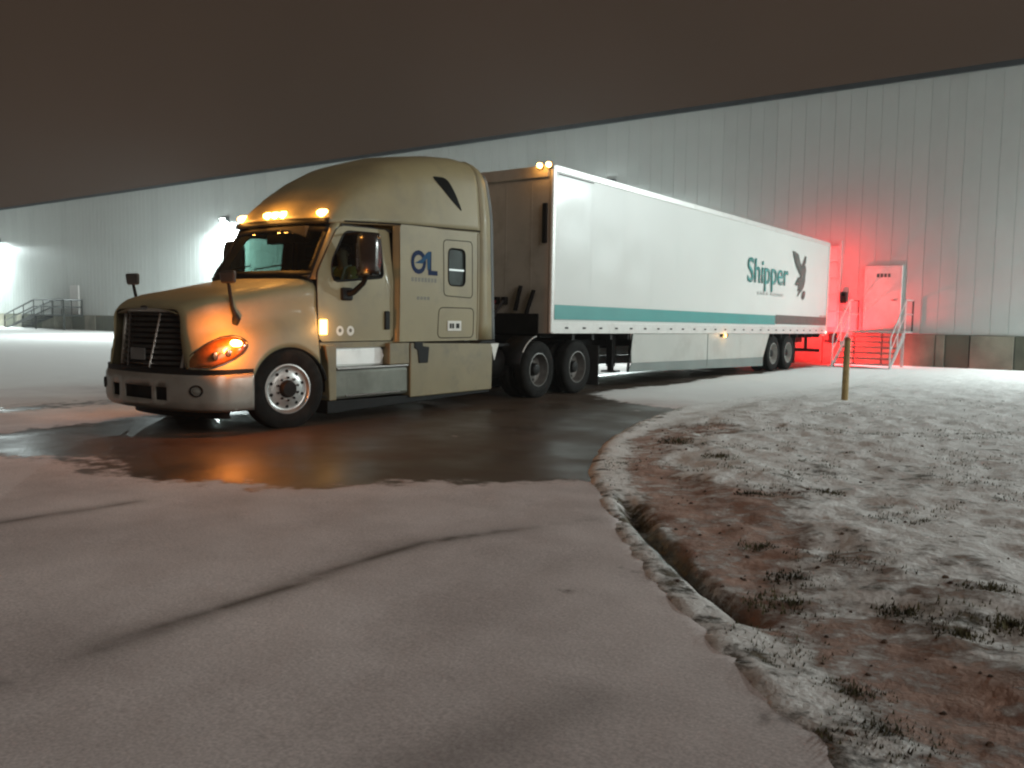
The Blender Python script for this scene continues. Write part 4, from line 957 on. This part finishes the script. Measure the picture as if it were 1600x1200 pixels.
# windscreen surface: s across, t up
def ws(a, t):
    u = a * (1.025 - .075 * t); k = 1 - abs(a) ** 2.3
    v = (.40 + .40 * t) - (.15 - .03 * t) * k
    z = 1.915 + (2.625 - 1.915) * t + .03 * k * t
    return (u, v, z)
na, nt_ = 25, 9
MB().grid([[ws(a, t) for a in np.linspace(-.93, .93, na)] for t in np.linspace(.10, .84, nt_)]).build('windscreen', GLASS_W, tk, smooth=True, fix=False)
def ws_strip(name, a0, a1, t0, t1, m, n1=25, n2=3, solid=.02):
    return MB().grid([[ws(a, t) for a in np.linspace(a0, a1, n1)] for t in np.linspace(t0, t1, n2)]).build(name, m, tk, smooth=True, solid=solid)
ws_strip('windscreen_frame', -1, 1, -.03, .10, BLK); ws_strip('windscreen_frame', -1, 1, .84, 1.03, BLK)
ws_strip('windscreen_frame', -1, -.93, .10, .84, BLK, 3, 9); ws_strip('windscreen_frame', .93, 1, .10, .84, BLK, 3, 9)
for s in (-1, 1):
    ro = []
    for t in np.linspace(-.05, 1.05, 10):
        p = ws(s * 1.0, t); z = p[2]; vd = .435 + (.885 - .435) * max(0, (z - 1.95)) / (2.61 - 1.95)
        ro.append([p, (s * (cu(z) + .0), p[1] + .05, z), (s * (cu(z) + .008), vd + .02, z)])
    MB().grid(ro).build('a_pillar', TAN, tk, smooth=True, solid=.012)
for a0, a1, tt in ((-.55, -.05, .60), (.05, .62, .58)):
    p, q = Vector(ws(a0, .09)), Vector(ws(a1 * .9, .17)); off = Vector((0, -.03, .03))
    MB().tube([p + off, (p + q) / 2 + off, q + off], .010, 6).build('wiper', BLK, tk, smooth=True)

# roof fairing (raised roof) lofted over cab and sleeper
RST = [  # v, z top, z base, u base, u shoulder, v pull at the sides
    (.655, 2.70, 2.635, .97, .80, .12), (.70, 2.80, 2.64, .985, .82, .12), (.85, 2.97, 2.65, 1.0, .84, .12), (1.08, 3.17, 2.66, 1.01, .87, .11), (1.42, 3.40, 2.68, 1.04, .90, .09),
    (1.85, 3.63, 2.70, 1.10, .93, .06), (2.40, 3.81, 2.715, 1.155, .96, .02), (3.0, 3.92, 2.735, 1.175, .98, 0), (3.45, 3.965, 2.75, 1.18, .99, 0), (3.74, 3.96, 2.76, 1.18, .99, 0)]
rst = np.array(RST)
def roof_par(v):
    return [float(np.interp(v, rst[:, 0], rst[:, k])) for k in range(1, 6)]
def roof_sec(v, n=20):
    zt, zb, ub, us, pull = roof_par(v); H = zt - zb
    c = [(0, zt), (us * .5, zt - .012 * H / .5), (us * .86, zt - .09 * min(H, 1)), (us + (ub - us) * .45, zt - .30 * min(H, 1.0)), (us + (ub - us) * .80, zb + .38 * H), (ub, zb)]
    p = resample(catmull(c, 60), n, closed=False)
    return [(a, v + pull * (a / 1.0) ** 2, b) for a, b in p]
rvs = catmull([(a,) for a in np.concatenate([np.linspace(.655, 1.0, 7), np.linspace(1.15, 3.74, 16)])], 46)[:, 0]
rows = []
for v in rvs:
    s_ = roof_sec(float(v)); rows.append([(-a, b, c) for a, b, c in s_[::-1]] + s_[1:])
roof = MB().grid(rows).build('roof_fairing', TAN, tk, smooth=True, solid=.02)
def roof_u(v, z):
    s_ = np.array(roof_sec(v, 60)); return float(np.interp(z, s_[::-1, 2], s_[::-1, 0]))
# dark sun visor lip under the lamps
MB().grid([[(a * 1.0, .655 + .12 * a * a - .005, 2.705) for a in np.linspace(-.97, .97, 21)], [(a * 1.0, .655 + .12 * a * a - .03, 2.625) for a in np.linspace(-.97, .97, 21)]]).build('visor', BLK, tk, smooth=True, solid=.015)
# roof marker lamps
for u in (-.83, -.16, 0, .16, .83):
    v0 = .655 + .12 * u * u + .055; z0 = 2.765
    ml = part_empty('roof_lamp', tk, (u, v0, z0))
    MB().tube([(0, -.10, .0), (0, -.055, .004), (0, .03, .008)], [.030, .050, .056], 14).build('lens', AMBER, ml, smooth=True)
    MB().box((-.065, -.03, -.05), (.065, .05, -.028)).build('base', BLK, ml, bevel=.01)
    lamp_light('roof_lamp_glow', ml, (0, -.19, .03), 8.0, (1, .42, .08), size=.045)
for s in (-1, 1):
    # teardrop window high on the sleeper
    tw_ = round_poly([(2.66, 3.50), (2.98, 3.52), (3.16, 3.32), (3.31, 3.03), (3.10, 3.16)], [.06, .10, .2, .05, .2])
    q = resample(tw_, 36); cen = np.mean(q, 0)
    MB().grid([[(s * (roof_u(*(cen + (p - cen) * f)) + .016), *(cen + (p - cen) * f)) for p in q] for f in (1, .6, .02)], closed=True).build('roof_window', DARKGL, roof, smooth=True)
    MB().tube([(s * (roof_u(v, zz) + .006), v, zz) for v, zz in zip(np.linspace(1.0, 3.74, 24), np.interp(np.linspace(1.0, 3.74, 24), rst[:, 0], rst[:, 2] + .02))], .012, 6).build('roof_seam', BLK, roof)

# sleeper
def su(a, b): return 1.165 + .010 * math.sin((b - 1.05) / 1.68 * math.pi)
SLP = [(1.90, 1.055), (3.735, 1.055), (3.735, 2.765), (1.90, 2.715)]
SWIN = round_poly([(2.965, 1.90), (3.375, 1.90), (3.375, 2.46), (2.965, 2.46)], .10)
for s in (-1, 1):
    sp = ring_panel('sleeper_side', SLP, SWIN, su, TAN, s, 96)
    MB().poly([(s * (su(0, b) - .012), a, b) for a, b in resample(SWIN, 40)]).build('sleeper_window', DARKGL if s < 0 else mat('sleeper_glass', (.05, .062, .060), .12, 0, .2, 3), sp, fix=False)
    MB().box((min(s * (1.165), s * 1.182), 2.99, 2.125), (max(s * 1.165, s * 1.182), 3.35, 2.15)).build('window_bar', GALV, sp)
    q = resample(SWIN, 44); MB().tube([(s * (su(0, b) + .006), a, b) for a, b in np.vstack([q, q[:1]])], .014, 6).build('window_seal', BLK, sp, smooth=True)
    for nm, P in (('window_seam', round_poly([(2.86, 1.74), (3.56, 1.72), (3.55, 2.60), (2.85, 2.58)], .07)), ('locker_seam', round_poly([(2.73, 1.10), (3.60, 1.10), (3.60, 1.56), (2.75, 1.56)], .09))):
        q = resample(P, 60); MB().tube([(s * (su(0, b) + .0105), a, b) for a, b in np.vstack([q, q[:1]])], .0065, 5).build(nm, BLK, sp)
    MB().grid([[(s * 1.07, 1.862, z), (s * 1.10, 1.868, z), (s * 1.168, 1.905, z)] for z in (1.05, 1.9, 2.70)]).build('sleeper_front_edge', TAN, tk, smooth=True)
    MB().tube([(s * 1.178, 3.70, 1.08), (s * 1.190, 3.70, 2.0), (s * 1.178, 3.70, 2.74)], .010, 6).build('sleeper_bead', TAN, sp, smooth=True)
    # side extender behind the sleeper
    def ext_u(z): return max(.80, roof_u(3.70, z) + .004) if z > 2.9 else 1.17
    zs_ = np.concatenate([np.linspace(1.06, 2.9, 8), np.linspace(3.0, 3.90, 14)])
    ev_ = lambda z: 4.10 - .05 * (z - 1.06) - .10 * max(0, z - 3.2) - .25 * max(0, z - 3.6) ** 1.5
    MB().grid([[(s * ext_u(z), 3.742 + (ev_(z) - 3.742) * f, z) for f in (0, .5, 1)] for z in zs_]).build('side_extender', TAN, tk, smooth=True, solid=.022)
    MB().grid([[(s * (ext_u(z) - .006), ev_(z) + .004 + .085 * f, z) for f in (0, 1)] for z in zs_[:-3]]).build('extender_rubber', mat('grey_rubber', (.10, .11, .11), .6, 0, .2, 4), tk, smooth=True, solid=.012)
MB().box((-1.15, 3.69, 1.05), (1.15, 3.733, 2.76)).build('sleeper_back', TAN_LOW, tk)
bk = roof_sec(3.738, 20); MB().poly([(-a, b, c) for a, b, c in bk[::-1]] + [(a, b, c) for a, b, c in bk[1:]]).build('roof_back', TAN_LOW, tk, fix=False)
# lettering and plates on the sleeper side
SLU = 1.165 + .0225
text_mesh('O', 'lettering', BLUEV, tk, lambda a, b: (SLU, 2.12 + a, 2.035 + b), .33, .345, bold=.03)
text_mesh('L', 'lettering', BLUEV, tk, lambda a, b: (SLU, 2.495 + a, 2.03 + b), .215, .345, bold=.03)
MB().poly([(SLU + .0012, a, b) for a, b in ((2.20, 2.19), (2.34, 2.25), (2.47, 2.36), (2.55, 2.38), (2.53, 2.12), (2.48, 2.10), (2.47, 2.27), (2.36, 2.19))]).build('lettering_swoosh', BLUEV2, tk, fix=False)
for k in range(8): MB().poly([(SLU, 2.13 + k * .072 + a, b) for a, b in ((0, 1.925), (.05, 1.925), (.05, 1.985), (0, 1.985))]).build('lettering_line', FAINTV, tk, fix=False)
for k in range(4): MB().poly([(SLU, 2.25 + k * .075 + a, b) for a, b in ((0, 1.665), (.055, 1.665), (.055, 1.71), (0, 1.71))]).build('lettering_line', FAINTV, tk, fix=False)
MB().box((SLU - .006, 2.955, 1.205), (SLU + .003, 3.285, 1.36)).build('side_plate', WHITEV, tk, bevel=.004)
for k, a in enumerate((3.00, 3.06, 3.155, 3.19)): MB().box((SLU + .0035, a, 1.245), (SLU + .006, a + .045, 1.32)).build('side_plate_mark', FRAME, tk)
# floors, bulkheads, cabin
MB().box((-1.05, .45, .95), (1.05, 3.68, 1.04)).build('cab_floor', CABIN, tk)
MB().box((-1.02, .44, 1.04), (1.02, .50, 1.86)).build('firewall', CABIN, tk)
MB().prism([(-1.02, .40, 1.84), (-1.02, .34, 1.92), (-1.02, .55, 1.97), (-1.02, .92, 1.93), (-1.02, .95, 1.70), (-1.02, .55, 1.60)], (2.04, 0, 0)).build('dashboard', CABIN, tk, bevel=.02)
MB().box((-1.13, 2.02, 1.04), (-.40, 2.06, 2.7)).build('sleeper_curtain', CURTAIN, tk); MB().box((.30, 2.02, 1.04), (1.13, 2.06, 2.7)).build('sleeper_curtain', CURTAIN, tk)
MB().box((-1.0, .95, 2.60), (1.0, 3.7, 2.64)).build('headliner', CABIN, tk)
MB().box((-.12, .62, 2.38), (.66, .70, 2.60)).build('sun_blind', CABIN, tk)
for u in (-.50, .50):
    st = part_empty('seat', tk)
    MB().box((u - .25, 1.15, 1.42), (u + .25, 1.65, 1.56)).build('seat_cushion', CABIN, st, bevel=.04)
    MB().prism([(u - .25, 1.58, 1.54), (u - .25, 1.72, 1.52), (u - .25, 1.82, 2.24), (u - .25, 1.72, 2.24)], (.5, 0, 0)).build('seat_back', CABIN, st, bevel=.03)
    MB().box((u - .13, 1.72, 2.26), (u + .13, 1.83, 2.46)).build('headrest', CABIN, st, bevel=.03)
    MB().box((u - .12, 1.25, 1.04), (u + .12, 1.55, 1.42)).build('seat_base', CABIN, st)
ringp = [(.50 + .22 * math.cos(t), .98 + .10 * math.sin(t), 1.99 + .20 * math.sin(t)) for t in np.linspace(0, 2 * math.pi, 33)]
sw = MB().tube(ringp, .017, 8, cap=False).build('steering_wheel', BLK, tk, smooth=True)
MB().bar((.30, .98, 1.99), (.70, .98, 1.99), .05, .02).build('spoke', BLK, sw); MB().bar((.5, .97, 1.98), (.5, .85, 1.75), .06).build('column', BLK, sw)

# mirrors
for s in (-1, 1):
    mr_ = part_empty('door_mirror', tk)
    g = MB(); zz = np.linspace(1.95, 2.50, 9); rows = []
    pl = [(-.185, .03), (-.18, -.07), (-.12, -.13), (0, -.15), (.12, -.13), (.18, -.07), (.185, .03)]
    for z in zz:
        f = 1 - .22 * abs((z - 2.225) / .275) ** 4
        rows.append([(s * (1.41) + a * f, 1.06 + b * f + .02 * (z - 2.2), z) for a, b in pl])
    MB().grid(rows).build('housing', DKCHROME, mr_, smooth=True, solid=.01)
    MB().box((s * 1.41 - .17, 1.078, 1.97), (s * 1.41 + .17, 1.09, 2.48)).build('mirror_glass', mat('mirror_glass', (.6, .6, .6), .05, 1, .05, 5), mr_)
    MB().box((s * 1.41 - .15, .96, 1.945), (s * 1.41 + .15, 1.08, 1.968)).build('housing_base', BLK, mr_)
    MB().tube([(s * 1.09, .93, 1.70), (s * 1.20, .98, 1.73), (s * 1.34, 1.02, 1.85), (s * 1.38, 1.04, 1.96)], [.055, .04, .034, .034], 10).build('arm', BLK, mr_, smooth=True)
    MB().box((min(s * 1.095, s * 1.15), .83, 1.62), (max(s * 1.095, s * 1.15), 1.03, 1.79)).build('arm_base', BLK, mr_, bevel=.025)
    MB().tube([(s * 1.05, .98, 2.50), (s * 1.25, 1.05, 2.515), (s * 1.38, 1.09, 2.46)], .016, 8).build('arm', BLK, mr_, smooth=True)
    hm = part_empty('hood_mirror', tk)
    MB().prism([(s * 1.0 - .125, -.86, 1.775), (s * 1.0 + .125, -.86, 1.775), (s * 1.0 + .145, -.87, 1.925), (s * 1.0 - .145, -.87, 1.925)], (0, .05, 0)).build('housing', mat('grey_mirror_back', (.05, .047, .042), .4, .3, .2, 6), hm, bevel=.025)
    MB().tube([(s * .985, -.72, 1.36), (s * .99, -.78, 1.50), (s * 1.0, -.835, 1.79)], [.034, .022, .02], 8).build('stalk', BLK, hm, smooth=True)
    MB().tube([(s * .96, -.73, 1.30), (s * .985, -.72, 1.36), (s * .985, -.735, 1.42)], [.05, .055, .03], 8).build('stalk_base', BLK, hm, smooth=True)

# chassis side fairings, steps, tanks
for s in (-1, 1):
    def side(name, P, m, u0, u1, bv=.012, parent=tk):
        return MB().prism([(s * u0, a, b) for a, b in P], (s * (u1 - u0), 0, 0)).build(name, m, parent, bevel=bv)
    side('rear_fairing', [(2.125, .245), (4.10, .245), (4.115, .93), (4.06, .995), (2.125, 1.035)], TAN_LOW, .80, 1.185)
    side('step_panel', [(.56, .30), (2.11, .30), (2.11, .70), (.62, .70)], mat('brushed_step_panel', (.20, .205, .175), .34, .5, .15, 2.5, dirt=(.08, .075, .06), dirt_amt=.5, dscale=3), .80, 1.165, .05)
    side('upper_fairing', [(1.70, .735), (2.11, .735), (2.11, 1.04), (1.70, 1.04)], TAN_LOW, .85, 1.175)
    side('front_fairing', [(.575, .30), (.70, .30), (.70, 1.03), (.50, 1.03), (.55, .8)], TAN_LOW, .85, 1.175)
    side('step_recess', [(.71, .735), (1.69, .735), (1.69, 1.03), (.71, 1.03)], ALUDULL, .8, 1.05, .004)
    side('kick_plate', [(.74, .765), (1.63, .755), (1.70, .86), (1.63, .985), (.74, .985)], mat('bright_kick_plate', (.86, .86, .84), .42, .25, .06, 3, dirt=(.4, .39, .36), dirt_amt=.3, dscale=4), 1.052, 1.06, .002)
    side('step_edge', [(.72, .702), (2.10, .702), (2.10, .732), (.72, .732)], CHROME, .9, 1.172, .006)
    side('step_edge', [(.86, .335), (1.92, .335), (1.92, .362), (.86, .362)], CHROME, 1.15, 1.182, .004)
    side('lower_valance', [(.56, .13), (2.12, .16), (4.08, .20), (4.08, .24), (.56, .295)], BLK, .82, 1.15, .01)
    side('latch', [(2.20, 1.05), (2.38, 1.05), (2.39, .985), (2.53, .97), (2.50, .735), (2.30, .735), (2.27, .93), (2.20, .96)], BLK, 1.17, 1.196, .008)
    side('catwalk_edge', [(3.70, 1.0), (4.18, 1.0), (4.18, 1.045), (3.86, 1.045)], BLK, .9, 1.19, .006)
# frame, fifth wheel, rear axle hardware
for u in (-.43, .43): MB().box((u - .045, -1.0, .62), (u + .045, 7.45, .90)).build('frame_rail', FRAME, tk)
for v in (-.6, .9, 2.2, 3.6, 4.6, 6.15, 7.4): MB().box((-.43, v - .06, .66), (.43, v + .06, .86)).build('cross_member', FRAME, tk)
MB().box((-.9, 4.05, .93), (.9, 5.0, .97)).build('deck_plate', FRAME, tk)
MB().prism([(-.46, 5.7, .99), (.46, 5.7, .99), (.46, 6.35, .99), (.25, 6.75, .93), (-.25, 6.75, .93), (-.46, 6.35, .99)], (0, 0, .10)).build('fifth_wheel', FRAME, tk, bevel=.01)
MB().box((-.40, 5.9, .90), (.40, 6.3, .99)).build('fifth_wheel_base', FRAME, tk)
for s in (-1, 1):
    steer_wheel_part(tk, s * 1.005, -.045, s)
    for v in (5.49, 6.81): dual_wheel(tk, s * 1.10, v, s, STEEL)
    MB().tube([(s * .62, 4.35, .62), (s * .62, 5.0, .62)], .26, 20).build('air_tank', FRAME, tk, smooth=True)
    arcm = [(5.49 + .62 * math.cos(a), .505 + .60 * math.sin(a)) for a in np.linspace(R(172), R(100), 10)]
    MB().grid([[(s * uu, a, b) for a, b in arcm] for uu in (.72, 1.20)]).build('quarter_fender', BLK, tk, smooth=True, solid=.01)
    MB().tube([(s * 1.20, a, b + .004) for a, b in arcm[3:]], .012, 6).build('fender_edge', ALUDULL, tk, smooth=True)
    MB().box((s * .98 - .28, 7.50, .12), (s * .98 + .28, 7.515, .90)).build('mud_flap', MUDFLAP, tk)
    MB().prism([(s * 1.00, 4.30, .985), (s * 1.00, 4.52, .985), (s * 1.00, 4.40, .70)], (s * .012, 0, 0)).build('triangle_plate', WHITEV, tk)
MB().tube([(-1.0, 0, .515), (1.0, 0, .515)], .06, 12).build('front_axle', FRAME, tk, smooth=True)
for v in (5.49, 6.81):
    MB().tube([(-1.0, v, .505), (1.0, v, .505)], .085, 12).build('drive_axle', FRAME, tk, smooth=True)
    MB().lathe_x([(-.2, .05), (-.15, .20), (.0, .25), (.15, .20), (.2, .05)], (0, v, .505), 16).build('differential', FRAME, tk, smooth=True)
MB().tube([(.72, 3.98, 1.0), (.72, 3.98, 3.3)], .02, 8).build('air_line_mast', GALV, tk, smooth=True)
MB().tube([(-.75, 3.95, .9), (-.75, 3.95, 3.4)], .075, 14).build('exhaust_stack', DKCHROME, tk, smooth=True)

# ------------------------------------------------------------------ driver, seen dimly behind the windscreen
def skin_mesh(name, verts, edges, radii, m, parent, sub=2, root=0):
    me = bpy.data.meshes.new(name); me.from_pydata(verts, edges, []); me.materials.append(m)
    o = bpy.data.objects.new(name, me); COL.objects.link(o); o.parent = parent
    o.modifiers.new('skin', 'SKIN')
    if not me.skin_vertices: me.attributes.new('x', 'FLOAT', 'POINT')
    lay = me.skin_vertices[0].data if me.skin_vertices else None
    if lay is not None:
        for i, r in enumerate(radii): lay[i].radius = (r, r) if not isinstance(r, tuple) else r; lay[i].use_root = (i == root)
    s = o.modifiers.new('sub', 'SUBSURF'); s.levels = sub; s.render_levels = sub
    return o
def driver():
    V = [(0, 0, .10), (0, .02, .32), (0, .02, .52), (0, 0, .60), (0, -.02, .68), (0, -.03, .77), (0, -.02, .86),   # pelvis..head top
         (.19, .01, .53), (.25, -.10, .30), (.20, -.34, .34), (.19, -.42, .38),                                       # left arm to wheel
         (-.19, .01, .53), (-.25, -.10, .30), (-.20, -.34, .34), (-.19, -.42, .38),
         (.10, -.06, .08), (.14, -.46, .10), (.13, -.50, -.30), (.13, -.60, -.36), (-.10, -.06, .08), (-.14, -.46, .10), (-.13, -.50, -.30), (-.13, -.60, -.36)]
    E_ = [(0, 1), (1, 2), (2, 3), (3, 4), (4, 5), (5, 6), (2, 7), (7, 8), (8, 9), (9, 10), (2, 11), (11, 12), (12, 13), (13, 14), (0, 15), (15, 16), (16, 17), (17, 18), (0, 19), (19, 20), (20, 21), (21, 22)]
    rad = [(.16, .12), (.155, .11), (.12, .09), .055, .078, .088, .06, .065, .05, .038, .04, .065, .05, .038, .04, .085, .07, .055, .05, .085, .07, .055, .05]
    w = Vector((-9.68, 6.80, 0)) + Matrix.Rotation(R(1.5), 3, 'Z') @ Vector((.50, 1.46, 1.52))
    me = bpy.data.meshes.new('person'); me.from_pydata(V, E_, []); me.materials.append(SKIN)
    o = bpy.data.objects.new('person', me); COL.objects.link(o); o.location = w; o.rotation_euler = (0, 0, R(1.5))
    tag(o, 'driver in a yellow hi-vis jacket sitting behind the truck windscreen', 'person')
    def skin(ob, rr, root):
        ob.modifiers.new('skin', 'SKIN').use_smooth_shade = True
        for i, r in enumerate(rr):
            sv = ob.data.skin_vertices[0].data[i]; sv.radius = r if isinstance(r, tuple) else (r, r); sv.use_root = (i == root)
        s = ob.modifiers.new('sub', 'SUBSURF'); s.levels = 1; s.render_levels = 2
    def add_skin_layer(ob):
        bm = bmesh.new(); bm.from_mesh(ob.data); bm.verts.layers.skin.verify(); bm.to_mesh(ob.data); bm.free()
    add_skin_layer(o); skin(o, rad, 0)
    def sub_skin(name, ids, edges, grow, m, root):
        mp_ = {a: i for i, a in enumerate(ids)}
        me2 = bpy.data.meshes.new(name); me2.from_pydata([V[i] for i in ids], [(mp_[a], mp_[b]) for a, b in edges], []); me2.materials.append(m)
        c = bpy.data.objects.new(name, me2); COL.objects.link(c); c.parent = o; add_skin_layer(c)
        skin(c, [tuple(q + grow for q in (rad[i] if isinstance(rad[i], tuple) else (rad[i], rad[i]))) for i in ids], root); return c
    sub_skin('jacket', [0, 1, 2, 7, 8, 9, 11, 12, 13], [(0, 1), (1, 2), (2, 7), (7, 8), (8, 9), (2, 11), (11, 12), (12, 13)], .022, HIVIS, 0)
    sub_skin('trousers', [0, 15, 16, 17, 19, 20, 21], [(0, 15), (15, 16), (16, 17), (0, 19), (19, 20), (20, 21)], .015, DENIM, 0)
    for s in (-1, 1):
        MB().tube([(s * .10, -.13, .18), (s * .115, -.145, .40), (s * .12, -.09, .56), (s * .12, .03, .60)], .018, 6).build('reflective_stripe', REFLT, o, smooth=True)
        MB().lathe_x([(-.012, .0005), (-.010, .016), (.010, .016), (.012, .0005)], (s * .095, -.01, .755), 10).build('ear', SKIN, o, smooth=True)
        MB().lathe_x([(-.004, .0005), (0, .010), (.004, .0005)], (0, 0, 0), 10).warp(lambda a, b, c: (s * .035 + b, -.118 + a, .775 + c * .6)).build('eye', HAIR, o, smooth=True)
        for k in range(4):     # fingers closed round the wheel rim
            MB().tube([(s * (.20 - .004 * k), -.42 - .004 * k, .40 - .02 * k), (s * (.19 - .004 * k), -.465, .395 - .02 * k), (s * .205, -.475, .365 - .02 * k)], [.010, .009, .007], 6).build('finger', SKIN, o, smooth=True)
        MB().tube([(s * .175, -.41, .40), (s * .16, -.45, .425), (s * .175, -.475, .43)], [.011, .010, .008], 6).build('thumb', SKIN, o, smooth=True)
    MB().tube([(0, -.112, .785), (0, -.135, .755), (0, -.115, .745)], [.010, .016, .012], 8).build('nose', SKIN, o, smooth=True)
    MB().bar((-.028, -.116, .715), (.028, -.116, .715), .008, .008).build('mouth', mat('lips', (.25, .10, .08), .6), o)
    g = MB(); rows = []
    for i in range(7):
        t = .05 + 1.30 * i / 6; rows.append([(.108 * math.sin(t) * math.cos(a), -.02 + .118 * math.sin(t) * math.sin(a) + .015, .795 + .115 * math.cos(t) + (.03 if math.sin(a) < -.4 else -.0) * (i / 6)) for a in np.linspace(0, 6.283, 21)[:-1]])
    MB().grid(rows, closed=True).build('hair', HAIR, o, smooth=True)
driver()

# ------------------------------------------------------------------ thin haze added for lamp glow: one closed box round the camera and the whole yard
def haze():
    m = bpy.data.materials.new('lamp_glow_haze'); m.use_nodes = True; nt = m.node_tree; nt.nodes.clear()
    o = nt.nodes.new('ShaderNodeOutputMaterial'); v = nt.nodes.new('ShaderNodeVolumePrincipled')
    v.inputs['Color'].default_value = (.93, .95, .95, 1); v.inputs['Density'].default_value = HAZE_D; v.inputs['Anisotropy'].default_value = .35
    nt.links.new(v.outputs['Volume'], o.inputs['Volume'])
    b = MB().box((-125, -25, -1.6), (95, 95, 9.9)).build('haze', m)
    tag(b, 'thin haze added over the whole yard for lamp glow', 'haze', kind='stuff')
HAZE_D = .0010
haze()
